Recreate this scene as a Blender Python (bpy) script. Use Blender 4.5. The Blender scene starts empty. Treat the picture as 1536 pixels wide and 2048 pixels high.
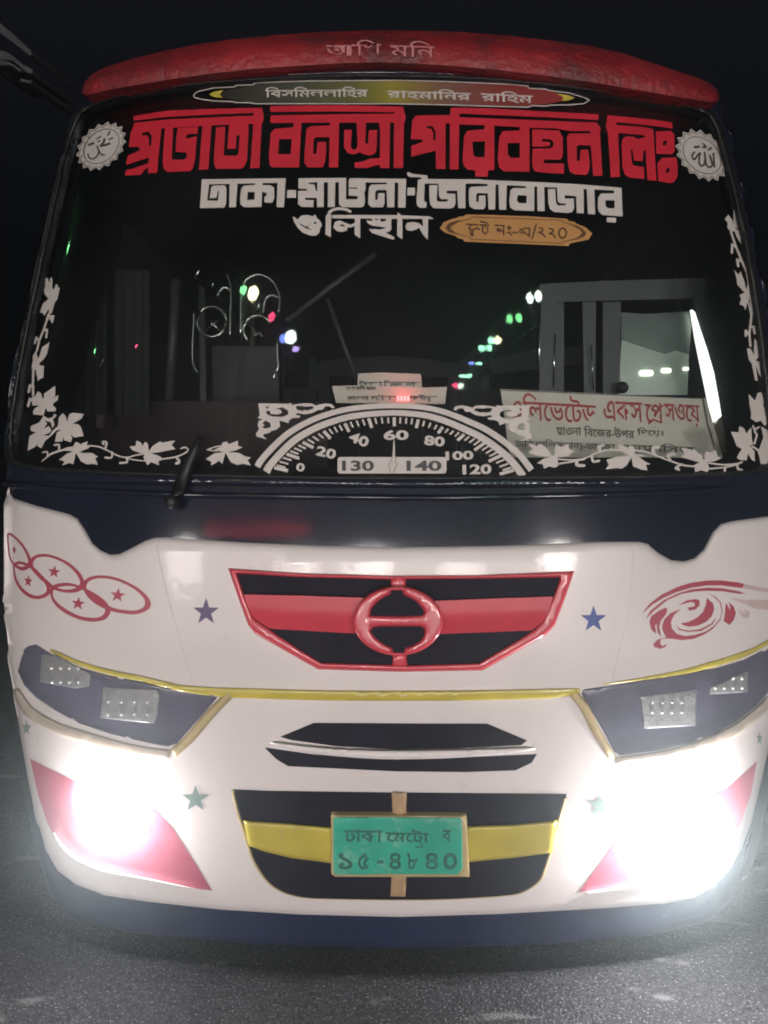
import bpy, math, random
import numpy as np
from mathutils import Vector
from mathutils.geometry import delaunay_2d_cdt
random.seed(4); rng = np.random.default_rng(4)
SC = bpy.context.scene; COL = SC.collection

# ------------------------------------------------------------------ camera, night sky, exposure
F = 1540.0
CAM = np.array([-0.05, -2.25, 1.75]); PITCH = -math.radians(5.9); ROLL = math.radians(0.5)
_cp, _sp = math.cos(PITCH), math.sin(PITCH)
FW = np.array([0, _cp, _sp]); _U0 = np.array([0, -_sp, _cp])
RT = np.array([1.0, 0, 0]) * math.cos(ROLL) + _U0 * math.sin(ROLL); UP = np.cross(RT, FW)
cd = bpy.data.cameras.new('camera'); cam = bpy.data.objects.new('camera', cd); COL.objects.link(cam)
from mathutils import Matrix
cam.matrix_world = Matrix(((RT[0], UP[0], -FW[0], CAM[0]), (RT[1], UP[1], -FW[1], CAM[1]), (RT[2], UP[2], -FW[2], CAM[2]), (0, 0, 0, 1)))
cd.sensor_fit = 'HORIZONTAL'; cd.sensor_width = 36; cd.lens = 36 * F / 1536; cd.clip_end = 500; cd.clip_start = 0.05
SC.camera = cam
w = bpy.data.worlds.new("World"); SC.world = w; w.use_nodes = True
bg = w.node_tree.nodes['Background']; bg.inputs[0].default_value = (0.72, 0.72, 1.0, 1); bg.inputs[1].default_value = 0.014
SC.view_settings.view_transform = 'Standard'; SC.view_settings.look = 'None'
SC.view_settings.exposure = 0.18; SC.view_settings.gamma = 1.0
SC.cycles.use_denoising = True
SC.cycles.sample_clamp_indirect = 4.0
SC.cycles.transparent_max_bounces = 16
SC.cycles.max_bounces = 6; SC.cycles.filter_width = 1.9
SC.cycles.volume_bounces = 0

# ------------------------------------------------------------------ materials
def mat(name, col, rough=0.5, metal=0.0, coat=0.0, var=0.0, vscale=6.0, bump=0.0, bscale=60.0, emit=0.0, ecol=None, rvar=0.0, spec=0.5, dirt=None, dscale=9.0, dlo=.58, dhi=.75):
    m = bpy.data.materials.new(name); m.use_nodes = True
    nt = m.node_tree; N = nt.nodes; L = nt.links; b = N['Principled BSDF']
    b.inputs['Base Color'].default_value = (*col, 1); b.inputs['Roughness'].default_value = rough
    b.inputs['Metallic'].default_value = metal; b.inputs['Specular IOR Level'].default_value = spec
    if coat: b.inputs['Coat Weight'].default_value = coat; b.inputs['Coat Roughness'].default_value = 0.06
    tc = N.new('ShaderNodeTexCoord')
    if var:
        n = N.new('ShaderNodeTexNoise'); n.inputs['Scale'].default_value = vscale; n.inputs['Detail'].default_value = 8
        L.new(tc.outputs['Object'], n.inputs['Vector'])
        r = N.new('ShaderNodeValToRGB'); r.color_ramp.elements[0].position = .3; r.color_ramp.elements[1].position = .72
        r.color_ramp.elements[0].color = (*[c * (1 - var) for c in col], 1); r.color_ramp.elements[1].color = (*[min(1, c * (1 + var * .5)) for c in col], 1)
        L.new(n.outputs['Fac'], r.inputs['Fac']); out = r.outputs['Color']
        if dirt:
            n2 = N.new('ShaderNodeTexNoise'); n2.inputs['Scale'].default_value = dscale; n2.inputs['Detail'].default_value = 12; n2.inputs['Roughness'].default_value = .7
            L.new(tc.outputs['Object'], n2.inputs['Vector'])
            r2 = N.new('ShaderNodeValToRGB'); r2.color_ramp.elements[0].position = dlo; r2.color_ramp.elements[1].position = dhi
            L.new(n2.outputs['Fac'], r2.inputs['Fac'])
            mx = N.new('ShaderNodeMixRGB'); mx.inputs[2].default_value = (*dirt, 1)
            L.new(r2.outputs['Color'], mx.inputs[0]); L.new(out, mx.inputs[1]); out = mx.outputs[0]
        L.new(out, b.inputs['Base Color'])
        if rvar:
            mr = N.new('ShaderNodeMapRange'); mr.inputs[3].default_value = max(.02, rough - rvar); mr.inputs[4].default_value = rough + rvar
            L.new(n.outputs['Fac'], mr.inputs[0]); L.new(mr.outputs[0], b.inputs['Roughness'])
    if bump:
        n3 = N.new('ShaderNodeTexNoise'); n3.inputs['Scale'].default_value = bscale; n3.inputs['Detail'].default_value = 4
        L.new(tc.outputs['Object'], n3.inputs['Vector'])
        bp = N.new('ShaderNodeBump'); bp.inputs['Strength'].default_value = bump; bp.inputs['Distance'].default_value = .02
        L.new(n3.outputs['Fac'], bp.inputs['Height']); L.new(bp.outputs['Normal'], b.inputs['Normal'])
        if coat: L.new(bp.outputs['Normal'], b.inputs['Coat Normal'])
    if emit:
        b.inputs['Emission Color'].default_value = (*(ecol or col), 1); b.inputs['Emission Strength'].default_value = emit
    return m
M = {}
M['white'] = mat('white_paint', (.77, .705, .70), .34, coat=.22, var=.06, vscale=2.2, bump=.12, bscale=5, rvar=.06, dirt=(.5, .46, .42), dscale=3.2, dlo=.6, dhi=.8)
M['navy'] = mat('navy_paint', (.012, .014, .028), .09, coat=.0, var=.3, vscale=3, bump=.04, bscale=5, rvar=.03)
M['valance'] = mat('scuffed_navy_bumper', (.016, .022, .062), .45, spec=.2, var=.3, vscale=6, bump=.1, bscale=25, dirt=(.16, .155, .17), dscale=6, dlo=.66, dhi=.69)
M['red_roof'] = mat('faded_red_paint', (.27, .015, .021), .5, coat=.08, var=.5, vscale=5, bump=.5, bscale=45, dirt=(.09, .018, .023), dscale=7, dlo=.48, dhi=.66)
M['red_pl'] = mat('red_grille_paint', (.60, .055, .08), .32, coat=.5, var=.08, vscale=8)
M['slat'] = mat('dark_grille_paint', (.013, .010, .021), .6, spec=.12, var=.4, vscale=9)
M['yellow'] = mat('yellow_paint', (.56, .46, .07), .35, coat=.3, var=.15, vscale=9, dirt=(.45, .36, .16), dscale=14)
M['tan'] = mat('tan_trim_paint', (.52, .40, .20), .4, coat=.3, var=.15, vscale=9, dirt=(.36, .28, .18), dscale=12)
M['silver'] = mat('pale_beige_trim', (.50, .42, .35), .3, coat=.4, var=.1)
M['vinyl'] = mat('white_vinyl', (.58, .53, .50), .5, var=.05, vscale=12)
M['vinyl_red'] = mat('red_vinyl', (.54, .017, .036), .5, var=.12, vscale=12)
M['decal_red'] = mat('dark_red_decal', (.42, .065, .10), .4, var=.08, vscale=15)
M['decal_pale'] = mat('worn_pink_decal', (.62, .48, .47), .4, var=.12, vscale=25)
M['tri_red'] = mat('crimson_paint', (.42, .085, .14), .35, coat=.3, var=.12, vscale=8)
M['orange'] = mat('orange_vinyl', (.46, .23, .075), .5, var=.1, vscale=10)
M['brown'] = mat('brown_print', (.09, .035, .012), .6)
M['darkline'] = mat('dark_grey_print', (.075, .068, .06), .6)
M['blackprint'] = mat('black_print', (.012, .012, .016), .5)
M['rubber'] = mat('black_rubber', (.012, .012, .014), .45, var=.3, vscale=20, bump=.2, bscale=40)
M['wiper'] = mat('black_metal', (.010, .010, .013), .5, var=.2)
M['purple'] = mat('purple_star_decal', (.085, .055, .16), .4)
M['blue'] = mat('blue_star_decal', (.03, .06, .28), .4)
M['greenstar'] = mat('green_grey_star_decal', (.20, .28, .26), .4)
M['lens'] = mat('smoked_lens', (.12, .113, .165), .28, coat=.5, var=.3, vscale=5, dirt=(.13, .12, .15), dscale=10)
M['module'] = mat('lamp_reflector', (.30, .30, .31), .4, metal=.2, var=.2, vscale=40, bump=.15, bscale=120)
M['beadm'] = mat('clear_bead', (.8, .8, .78), .08, metal=.4)
M['plate'] = mat('green_plate', (.04, .40, .28), .38, var=.25, vscale=7, dirt=(.22, .5, .38), dscale=9, dlo=.52, dhi=.66)
M['plate_txt'] = mat('worn_plate_print', (.04, .16, .12), .5, var=.35, vscale=30)
M['post'] = mat('tan_post_paint', (.46, .30, .17), .5, var=.2, vscale=20)
M['board'] = mat('white_board', (.78, .67, .61), .6, var=.08, vscale=10)
M['board_red'] = mat('red_board_print', (.52, .06, .07), .6, var=.2, vscale=30)
M['board_ink'] = mat('grey_board_print', (.10, .085, .085), .6, var=.4, vscale=30)
M['chrome'] = mat('chrome', (.75, .75, .72), .16, metal=1.0)
M['cabgrey'] = mat('cab_grey', (.044, .044, .048), .5, var=.2, vscale=8)
M['cabdark'] = mat('cab_dark', (.012, .013, .016), .6, var=.3, vscale=6)
M['dash'] = mat('maroon_dash', (.034, .005, .009), .6, var=.3, vscale=5)
M['curtain'] = mat('green_grey_curtain', (.014, .018, .015), .8, var=.5, vscale=4)
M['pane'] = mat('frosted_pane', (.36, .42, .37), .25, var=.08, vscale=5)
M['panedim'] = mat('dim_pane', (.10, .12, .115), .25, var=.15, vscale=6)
M['side'] = mat('dark_side_paint', (.012, .016, .026), .35, coat=.5, var=.3)
M['pole'] = mat('galvanised_pole', (.22, .22, .22), .5, metal=.6, var=.2)
M['bowl'] = mat('reflector_bowl', (.85, .85, .83), .3)
M['hub'] = mat('dark_latch', (.012, .012, .016), .4)
M['redlamp'] = mat('red_led', (.9, .05, .05), .4, emit=7.0, ecol=(1, .10, .10))
M['tube'] = mat('chrome_glint_glow', (.9, .9, .85), .4, emit=1.6, ecol=(1, 1, .93))  # emission stands in for the glint on lit chrome, no lamp here
M['pane_glint'] = mat('pane_glint_glow', (.9, .9, .8), .4, emit=1.6, ecol=(1, 1, .82))  # glow for the reflections in the cab pane
M['head_on'] = mat('headlight_glow', (1, 1, 1), .4, emit=26.0, ecol=(1, .985, .97))
LC = {'k': (1, .92, .88), 'w': (.8, 1, .85), 'g': (.25, 1, .35), 'y': (1, .9, .55), 'b': (.2, .3, 1), 'v': (.55, .4, 1), 'r': (1, .08, .2), 'c': (.35, 1, .6)}
for k, c in LC.items(): M['lamp_' + k] = mat('lamp_glow_' + {'k': 'soft_white', 'w': 'white', 'g': 'green', 'y': 'warm', 'b': 'blue', 'v': 'violet', 'r': 'red', 'c': 'mint'}[k], c, .4, emit=95.0 if k in 'wyc' else 60.0, ecol=c)

def glass_mat(name, tint, rough=0.02, ior=1.5, reflection_veil=0.0):
    m = bpy.data.materials.new(name); m.use_nodes = True; nt = m.node_tree; N = nt.nodes; L = nt.links
    N.remove(N['Principled BSDF'])
    t = N.new('ShaderNodeBsdfTransparent'); t.inputs[0].default_value = (*tint, 1)
    g = N.new('ShaderNodeBsdfGlossy'); g.inputs['Roughness'].default_value = rough
    f = N.new('ShaderNodeFresnel'); f.inputs[0].default_value = ior
    x = N.new('ShaderNodeMixShader'); L.new(f.outputs[0], x.inputs[0]); L.new(t.outputs[0], x.inputs[1]); L.new(g.outputs[0], x.inputs[2])
    if reflection_veil:  # pale diffuse veil mixed in to imitate hazy reflections
        dfs = N.new('ShaderNodeBsdfDiffuse'); dfs.inputs[0].default_value = (.8, .85, .9, 1); y = N.new('ShaderNodeMixShader')
        tc = N.new('ShaderNodeTexCoord'); n = N.new('ShaderNodeTexNoise'); n.inputs['Scale'].default_value = 1.7; n.inputs['Detail'].default_value = 5; r = N.new('ShaderNodeMapRange'); r.inputs[1].default_value = .3; r.inputs[2].default_value = .75; r.inputs[3].default_value = reflection_veil * .3; r.inputs[4].default_value = reflection_veil * 1.6
        L.new(tc.outputs['Object'], n.inputs['Vector']); L.new(n.outputs['Fac'], r.inputs[0]); L.new(r.outputs[0], y.inputs[0]); L.new(x.outputs[0], y.inputs[1]); L.new(dfs.outputs[0], y.inputs[2]); x = y
    L.new(x.outputs[0], N['Material Output'].inputs[0]); return m
M['glass'] = glass_mat('windshield_glass', (.78, .84, .82), reflection_veil=.008)

# ------------------------------------------------------------------ object helpers
def link(name, me, m, parent=None):
    o = bpy.data.objects.new(name, me); COL.objects.link(o)
    if m is not None and not me.materials: me.materials.append(m)
    if parent is not None: o.parent = parent
    return o
def thing(name, label, cat, loc=(0, 0, 0), group=None):
    o = bpy.data.objects.new(name, None); COL.objects.link(o); o.location = loc
    o['label'] = label; o['category'] = cat
    if group: o['group'] = group
    return o
def mesh(name, V, Fc, m, parent=None, smooth=True):
    me = bpy.data.meshes.new(name); me.from_pydata([tuple(map(float, v)) for v in V], [], [tuple(map(int, f)) for f in Fc])
    if smooth: me.polygons.foreach_set('use_smooth', [True] * len(me.polygons))
    me.update()
    return link(name, me, m, parent)
def part_label(o, t): o['label'] = t; return o
class MB:
    def __init__(s): s.v = []; s.f = []
    def box(s, lo, hi):
        b = len(s.v); (x0, y0, z0), (x1, y1, z1) = lo, hi
        s.v += [(x0, y0, z0), (x1, y0, z0), (x1, y1, z0), (x0, y1, z0), (x0, y0, z1), (x1, y0, z1), (x1, y1, z1), (x0, y1, z1)]
        s.f += [tuple(b + i for i in q) for q in ((0, 3, 2, 1), (4, 5, 6, 7), (0, 1, 5, 4), (1, 2, 6, 5), (2, 3, 7, 6), (3, 0, 4, 7))]; return s
    def hexa(s, P):   # four front corners then the four back ones
        b = len(s.v); s.v += [tuple(p) for p in P]
        s.f += [tuple(b + i for i in q) for q in ((0, 3, 2, 1), (4, 5, 6, 7), (0, 1, 5, 4), (1, 2, 6, 5), (2, 3, 7, 6), (3, 0, 4, 7))]; return s
    def tube(s, pts, r, n=8, closed=False):
        pts = [np.array(p, float) for p in pts]; b = len(s.v); k = len(pts)
        rr = r if isinstance(r, (list, tuple)) else [r] * k
        for i, p in enumerate(pts):
            a = pts[(i - 1) % k] if (closed or i) else p; c = pts[(i + 1) % k] if (closed or i < k - 1) else p
            t = c - a; t = t / (np.linalg.norm(t) + 1e-9)
            h = np.array([0, 0, 1.]) if abs(t[2]) < .9 else np.array([1., 0, 0])
            u = np.cross(t, h); u /= np.linalg.norm(u); v = np.cross(t, u)
            for j in range(n):
                q = 2 * math.pi * j / n; s.v.append(tuple(p + rr[i] * (math.cos(q) * u + math.sin(q) * v)))
        for i in range(k if closed else k - 1):
            for j in range(n):
                s.f.append((b + i * n + j, b + i * n + (j + 1) % n, b + ((i + 1) % k) * n + (j + 1) % n, b + ((i + 1) % k) * n + j))
        if not closed:
            s.f.append(tuple(b + j for j in range(n))[::-1]); s.f.append(tuple(b + (k - 1) * n + j for j in range(n)))
        return s
    def ball(s, c, r, sx=1, sy=1, sz=1, nu=12, nv=8):
        b = len(s.v); c = np.array(c, float)
        for i in range(nv + 1):
            t = math.pi * i / nv
            for j in range(nu):
                p = 2 * math.pi * j / nu
                s.v.append((c[0] + sx * r * math.sin(t) * math.cos(p), c[1] + sy * r * math.sin(t) * math.sin(p), c[2] + sz * r * math.cos(t)))
        for i in range(nv):
            for j in range(nu): s.f.append((b + i * nu + j, b + (i + 1) * nu + j, b + (i + 1) * nu + (j + 1) % nu, b + i * nu + (j + 1) % nu))
        return s
    def build(s, name, m, parent=None, smooth=False): return mesh(name, s.v, s.f, m, parent, smooth)

# ------------------------------------------------------------------ the bus front as a surface y = S(x, z)
def _table(p, w=0.12):
    z = np.arange(0, 3.8, .002); y = np.interp(z, *zip(*p)); k = int(w / .002); ker = np.hanning(k); ker /= ker.sum()
    return z, np.convolve(np.pad(y, k, mode='edge'), ker, 'same')[k:-k]
YT = _table([(0.1, .06), (.35, .02), (.6, 0), (1.1, 0), (1.4, .025), (1.65, .055), (1.95, .085), (2.25, .135), (2.55, .205), (2.85, .295), (3.2, .42), (3.6, .58)])
WT = _table([(0, 1.30), (.25, 1.326), (.55, 1.357), (.85, 1.358), (1.15, 1.364), (1.45, 1.368), (1.7, 1.355), (1.9, 1.335), (2.2, 1.277), (2.5, 1.222), (2.8, 1.182), (2.95, 1.166), (3.3, 1.13)], .3)
NE, DD = 2.8, 0.5
def S(x, z):
    u = np.clip(np.abs(x) / np.interp(z, *WT), 0, .9995)
    return np.interp(z, *YT) + DD * (1 - (1 - u ** NE) ** (1 / NE))
def nrm(x, z):
    e = .003
    sx = (S(x + e, z) - S(x - e, z)) / (2 * e); sz = (S(x, z + e) - S(x, z - e)) / (2 * e)
    n = np.stack([sx, -np.ones_like(sx), sz], -1); l = np.linalg.norm(n, axis=-1, keepdims=True)
    return n / l, l[:, 0]
def rays(px):
    px = np.asarray(px, float)
    return FW + np.outer((px[:, 0] - 768) / F, RT) - np.outer((px[:, 1] - 1024) / F, UP)
def hit(px, h=0.0):
    """where the line of sight of each photo pixel meets the surface lifted by h"""
    d = rays(px); n = len(d); h = np.broadcast_to(np.asarray(h, float), (n,))
    def Fn(t):
        p = CAM + d * t[:, None]; x, z = p[:, 0], p[:, 2]
        e = .003; sx = (S(x + e, z) - S(x - e, z)) / (2 * e); sz = (S(x, z + e) - S(x, z - e)) / (2 * e)
        return p[:, 1] - (S(x, z) - h * np.minimum(np.sqrt(1 + sx * sx + sz * sz), 2.5)), np.abs(x) / np.interp(z, *WT)
    ts = np.arange(1.9, 3.6, .02); lo = np.full(n, np.nan); best = np.full(n, -9.0); tb = np.full(n, 2.3); prev = None
    for t in ts:
        f, u = Fn(np.full(n, t)); f = np.where(u > .9995, -1 - (u - .9995), f)
        g = np.isnan(lo) & (f > 0); lo[g] = t - .02
        b = f > best; best[b] = f[b]; tb[b] = t
    ok = ~np.isnan(lo); a = np.where(ok, lo, tb); c = np.where(ok, lo + .02, tb)
    for _ in range(22):
        m_ = (a + c) / 2; f, u = Fn(m_); f = np.where(u > .9995, -1, f); g = f > 0
        c = np.where(g, m_, c); a = np.where(g, a, m_)
    P = CAM + d * c[:, None]
    # lines of sight that pass the bus: slide in to the silhouette
    if (~ok).any():
        for i in np.where(~ok)[0]:
            p = P[i]; W_ = np.interp(p[2], *WT); p[0] = math.copysign(.992 * W_, p[0]); p[1] = S(np.array([p[0]]), np.array([p[2]]))[0] - h[i]
    return P, ok
def at(px, py, Y):
    d = rays([(px, py)])[0]; return CAM + d * ((Y - CAM[1]) / d[1])
def K(x0, y0, s, pts): return [(x0 + a / s, y0 + b / s) for a, b in pts]
def spl(pts, closed=True, n=6):
    P = [np.array(p, float) for p in pts]; k = len(P); out = []
    for i in range(k if closed else k - 1):
        p0 = P[(i - 1) % k] if closed or i else P[0]; p1 = P[i]; p2 = P[(i + 1) % k]; p3 = P[(i + 2) % k] if closed or i < k - 2 else P[-1]
        for j in range(n):
            t = j / n
            out.append(tuple(.5 * (2 * p1 + (p2 - p0) * t + (2 * p0 - 5 * p1 + 4 * p2 - p3) * t * t + (3 * p1 - p0 - 3 * p2 + p3) * t ** 3)))
    if not closed: out.append(tuple(P[-1]))
    return out
def stroke(pts, wd, round_=True):
    """a brush line as a list of closed loops"""
    out = []; P = [np.array(p, float) for p in pts]; k = len(P)
    ws = wd if isinstance(wd, (list, tuple)) else [wd] * k
    for i in range(k - 1):
        a, b = P[i], P[i + 1]; t = b - a; l = np.linalg.norm(t)
        if l < 1e-6: continue
        q = np.array([-t[1], t[0]]) / l
        out.append([tuple(a + q * ws[i] / 2), tuple(b + q * ws[i + 1] / 2), tuple(b - q * ws[i + 1] / 2), tuple(a - q * ws[i] / 2)])
    if round_:
        for i in range(k):
            r = ws[i] / 2
            if r > .25: out.append([(P[i][0] + r * math.cos(v), P[i][1] + r * math.sin(v)) for v in np.arange(8) * math.pi / 4 + .2])
    return out
def inside(pts, loop):
    x, y = pts[:, 0], pts[:, 1]; L = np.asarray(loop); r = np.zeros(len(pts), bool)
    x1, y1 = L[:, 0], L[:, 1]; x2, y2 = np.roll(x1, -1), np.roll(y1, -1)
    for a, b, c, d in zip(x1, y1, x2, y2):
        if b == d: continue
        r ^= ((b > y) != (d > y)) & (x < (c - a) * (y - b) / (d - b) + a)
    return r
def dist(pts, loops):
    best = np.full(len(pts), 1e9)
    for L in loops:
        L = np.asarray(L); A, B = L, np.roll(L, -1, 0)
        for a, b in zip(A, B):
            ab = b - a; t = np.clip(((pts - a) @ ab) / (ab @ ab + 1e-12), 0, 1)
            best = np.minimum(best, np.linalg.norm(pts - a - t[:, None] * ab, axis=1))
    return best
def dens(loop, step):
    out = []
    for i in range(len(loop)):
        a = np.array(loop[i], float); b = np.array(loop[(i + 1) % len(loop)], float); n = max(1, int(np.linalg.norm(b - a) / step))
        out += [tuple(a + (b - a) * j / n) for j in range(n)]
    return out
def patch(name, add, m, parent, holes=(), h=.002, rise=0.0, bev=0.0, grid=20.0, step=None, thick=0.0, hf=None, back=None, place=None):
    """a sheet cut to the given outlines that follows the bus front, lifted by h, with a rounded rim (rise over bev) and its own thickness"""
    if add and not isinstance(add[0][0], (tuple, list, np.ndarray)): add = [add]
    step = step or min(grid, 14.0)
    add = [dens(l, step) for l in add]; holes = [dens(l, step) for l in holes]
    loops = add + list(holes); V = []; E = []
    for l in loops:
        b = len(V); V += l; E += [(b + i, b + (i + 1) % len(l)) for i in range(len(l))]
    A = np.array(V)
    def ins(p):
        r = np.zeros(len(p), bool)
        for l in add: r |= inside(p, l)
        for l in holes: r &= ~inside(p, l)
        return r
    lo, hi = A.min(0), A.max(0); extra = []
    if max(hi - lo) > grid * 1.2:
        g = np.stack(np.meshgrid(np.arange(lo[0] + grid * .4, hi[0], grid), np.arange(lo[1] + grid * .4, hi[1], grid)), -1).reshape(-1, 2)
        g = g[ins(g)]
        if len(g): g = g[dist(g, loops) > max(bev * 1.15, grid * .3)]
        extra.append(g)
    if bev:
        for fr in (.12, .3, .6, 1.0):
            for l in loops:
                L = np.asarray(l); t = np.roll(L, -1, 0) - np.roll(L, 1, 0); t /= np.linalg.norm(t, axis=1, keepdims=True) + 1e-9
                for sg in (1, -1):
                    q = L + sg * bev * fr * np.stack([-t[:, 1], t[:, 0]], -1); q = q[ins(q)]
                    if len(q): q = q[dist(q, loops) > bev * fr * .93]
                    extra.append(q)
    ex = np.concatenate(extra) if extra else np.zeros((0, 2))
    if len(ex): V = V + [tuple(p) for p in ex]
    vo, _, fo, *_r = delaunay_2d_cdt([Vector(p) for p in V], E, [], 0, 1e-4)
    P2 = np.array([tuple(v) for v in vo]); T = np.array([f for f in fo if len(f) == 3]); e_ = P2[T]; l_ = np.max(np.linalg.norm(e_ - np.roll(e_, 1, 1), axis=2), 1)
    a2 = np.abs(np.cross(e_[:, 1] - e_[:, 0], e_[:, 2] - e_[:, 0])); T = T[a2 / (l_ + 1e-9) > .05]; cen = P2[T].mean(1); T = T[ins(cen)]
    used = np.unique(T); mp = -np.ones(len(P2), int); mp[used] = np.arange(len(used)); P2 = P2[used]; T = mp[T]
    hh = np.full(len(P2), h)
    if bev:
        dd = np.clip(dist(P2, loops) / bev, 0, 1); hh = hh + rise * np.sqrt(np.clip(1 - (1 - dd) ** 2, 0, 1))
    elif rise: hh = hh + rise
    if hf is not None: hh = hh + hf(P2)
    if place is not None: W3 = np.array([place(*p) for p in P2]); nn = np.tile([0, -1., 0], (len(P2), 1))
    else:
        W3, ok = hit(P2, hh); nn, _l = nrm(W3[:, 0], W3[:, 2])
    a, b_, c = W3[T[:, 0]], W3[T[:, 1]], W3[T[:, 2]]
    N = np.cross(b_ - a, c - a); ar = np.linalg.norm(N, axis=1); keep = ar > 1e-10; T, N, a = T[keep], N[keep], a[keep]
    fl = (N * (a - CAM)).sum(1) > 0; T[fl] = T[fl][:, ::-1]
    V3 = [tuple(v) for v in W3]; Fc = [tuple(t) for t in T]
    if thick or back is not None:
        cnt = {}
        for t in Fc:
            for i in range(3): e = (t[i], t[(i + 1) % 3]); cnt[e] = 1
        vec = np.tile(back, (len(W3), 1)) if back is not None else -nn * thick
        rim = {}
        def dup(i, k):
            if (i, k) not in rim: rim[(i, k)] = len(V3); V3.append(tuple(W3[i] + (vec[i] if k else 0)))
            return rim[(i, k)]
        for (i, j) in list(cnt):
            if (j, i) not in cnt: Fc.append((dup(i, 0), dup(i, 1), dup(j, 1), dup(j, 0)))
    return mesh(name, V3, Fc, m, parent)
_tc = {}
def glyphs(s, bold=0.0, size=1.0):
    k = (s, bold)
    if k not in _tc:
        c = bpy.data.curves.new('t', 'FONT'); c.body = s; c.size = size; c.offset = bold; c.resolution_u = 3
        o = bpy.data.objects.new('t', c); COL.objects.link(o); dg = bpy.context.evaluated_depsgraph_get(); dg.update()
        me = o.evaluated_get(dg).to_mesh()
        V = np.array([v.co[:2] for v in me.vertices]) if len(me.vertices) else np.zeros((0, 2)); Fc = [tuple(p.vertices) for p in me.polygons]
        o.evaluated_get(dg).to_mesh_clear(); bpy.data.objects.remove(o); bpy.data.curves.remove(c); _tc[k] = (V, Fc)
    return _tc[k]
def text(name, s, m, parent, o, u, v, h=.003, bold=0.0, surf=None, extra=()):
    """writing fitted into the box with top-left o and edge vectors u (along) and v (down), in photo pixels"""
    V, Fc = glyphs(s, bold); lo, hi = V.min(0), V.max(0); q = (V - lo) / (hi - lo); q[:, 1] = 1 - q[:, 1]
    P2 = np.array(o) + np.outer(q[:, 0], u) + np.outer(q[:, 1], v)
    Fc = [tuple(f) for f in Fc]; P2 = list(map(tuple, P2))
    for l in extra:
        b = len(P2); P2 += [tuple(np.array(o) + a * np.array(u) + c * np.array(v)) for a, c in l]; Fc.append(tuple(range(b, b + len(l))))
    P2 = np.array(P2)
    W3 = np.array([surf(*p) for p in P2]) if surf else hit(P2, h)[0]
    F2 = []
    for f in Fc:
        n = np.cross(W3[f[1]] - W3[f[0]], W3[f[2]] - W3[f[0]])
        F2.append(f[::-1] if n @ (W3[f[0]] - CAM) > 0 else f)
    return mesh(name, W3, F2, m, parent, False)

# ------------------------------------------------------------------ ground
gm = mat('asphalt', (.05, .05, .055), .85, bump=1.0, bscale=110)
def _asphalt(m):
    nt = m.node_tree; N = nt.nodes; L = nt.links; b = N['Principled BSDF']; tc = next(n for n in N if n.type == 'TEX_COORD')
    def noise(sc, det, lo, hi, stretch=None, rough=.6):
        n = N.new('ShaderNodeTexNoise'); n.inputs['Scale'].default_value = sc; n.inputs['Detail'].default_value = det; n.inputs['Roughness'].default_value = rough
        v = tc.outputs['Object']
        if stretch:
            mp = N.new('ShaderNodeMapping'); mp.inputs['Scale'].default_value = stretch; mp.inputs['Rotation'].default_value = (0, 0, .6); L.new(v, mp.inputs[0]); v = mp.outputs[0]
        L.new(v, n.inputs['Vector']); r = N.new('ShaderNodeMapRange'); r.inputs[1].default_value = lo; r.inputs[2].default_value = hi; L.new(n.outputs['Fac'], r.inputs[0]); return r.outputs[0]
    def mix(f, a, c):
        x = N.new('ShaderNodeMixRGB'); L.new(f, x.inputs[0])
        if isinstance(a, tuple): x.inputs[1].default_value = (*a, 1)
        else: L.new(a, x.inputs[1])
        x.inputs[2].default_value = (*c, 1); return x.outputs[0]
    o = mix(noise(60, 6, .35, .65), (.015, .015, .019), (.080, .078, .090))
    o = mix(noise(4, 8, .45, .7), o, (.030, .029, .036))
    o = mix(noise(130, 2, .60, .68), o, (.36, .36, .39))
    o = mix(noise(3.2, 10, .60, .66, (1, 3.5, 1)), o, (.17, .165, .175))
    L.new(o, b.inputs['Base Color'])
_asphalt(gm)
me = bpy.data.meshes.new('ground'); me.from_pydata([(-80, -90, 0), (80, -90, 0), (80, 110, 0), (-80, 110, 0)], [], [(0, 1, 2, 3)])
g = link('ground', me, gm); g['kind'] = 'structure'

# ------------------------------------------------------------------ the bus
bus = thing('bus', 'white and navy bus with red roof brow, lit headlights and red lettering across its windshield', 'bus')
# body behind the front: side walls that run back, roof, rear, floor
def side(sg):
    V, Fc = [], []; zs = np.arange(.24, 3.0, .08); us = [.90, .94, .965, .98, .99, .996, .9995]; ys = [.7, 1.2, 2, 3, 5, 7, 9.6]
    for z in zs:
        W_ = np.interp(z, *WT)
        for u in us: x = u * W_; V.append((sg * (x - .012), S(np.array([x]), np.array([z]))[0] + .012, z))
        for y in ys: V.append((sg * (W_ - .012), y + .3 * 0, z))
    n = len(us) + len(ys)
    for i in range(len(zs) - 1):
        for j in range(n - 1):
            z = zs[i]; y0 = V[i * n + j][1]
            if 1.75 < z < 2.6 and j >= len(us) + 1 and j < n - 2: continue          # row of side windows
            q = (i * n + j, i * n + j + 1, (i + 1) * n + j + 1, (i + 1) * n + j); Fc.append(q if sg < 0 else q[::-1])
    return mesh('side_wall', V, Fc, M['side'], bus)
side(-1); side(1)
for sg in (-1, 1):
    for y in (3.0, 5.0, 7.0): MB().box((sg * 1.27 - .02, y - .03, 1.74), (sg * 1.27 + .02, y + .03, 2.7)).build('window_pillar', M['side'], bus)
    mb = MB(); mb.v = [(sg * 1.26, 1.2, 1.76), (sg * 1.26, 8.0, 1.76), (sg * 1.205, 8.0, 2.64), (sg * 1.205, 1.2, 2.64)]; mb.f = [(0, 1, 2, 3)]
    mb.build('side_window', M['glass'], bus)
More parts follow.
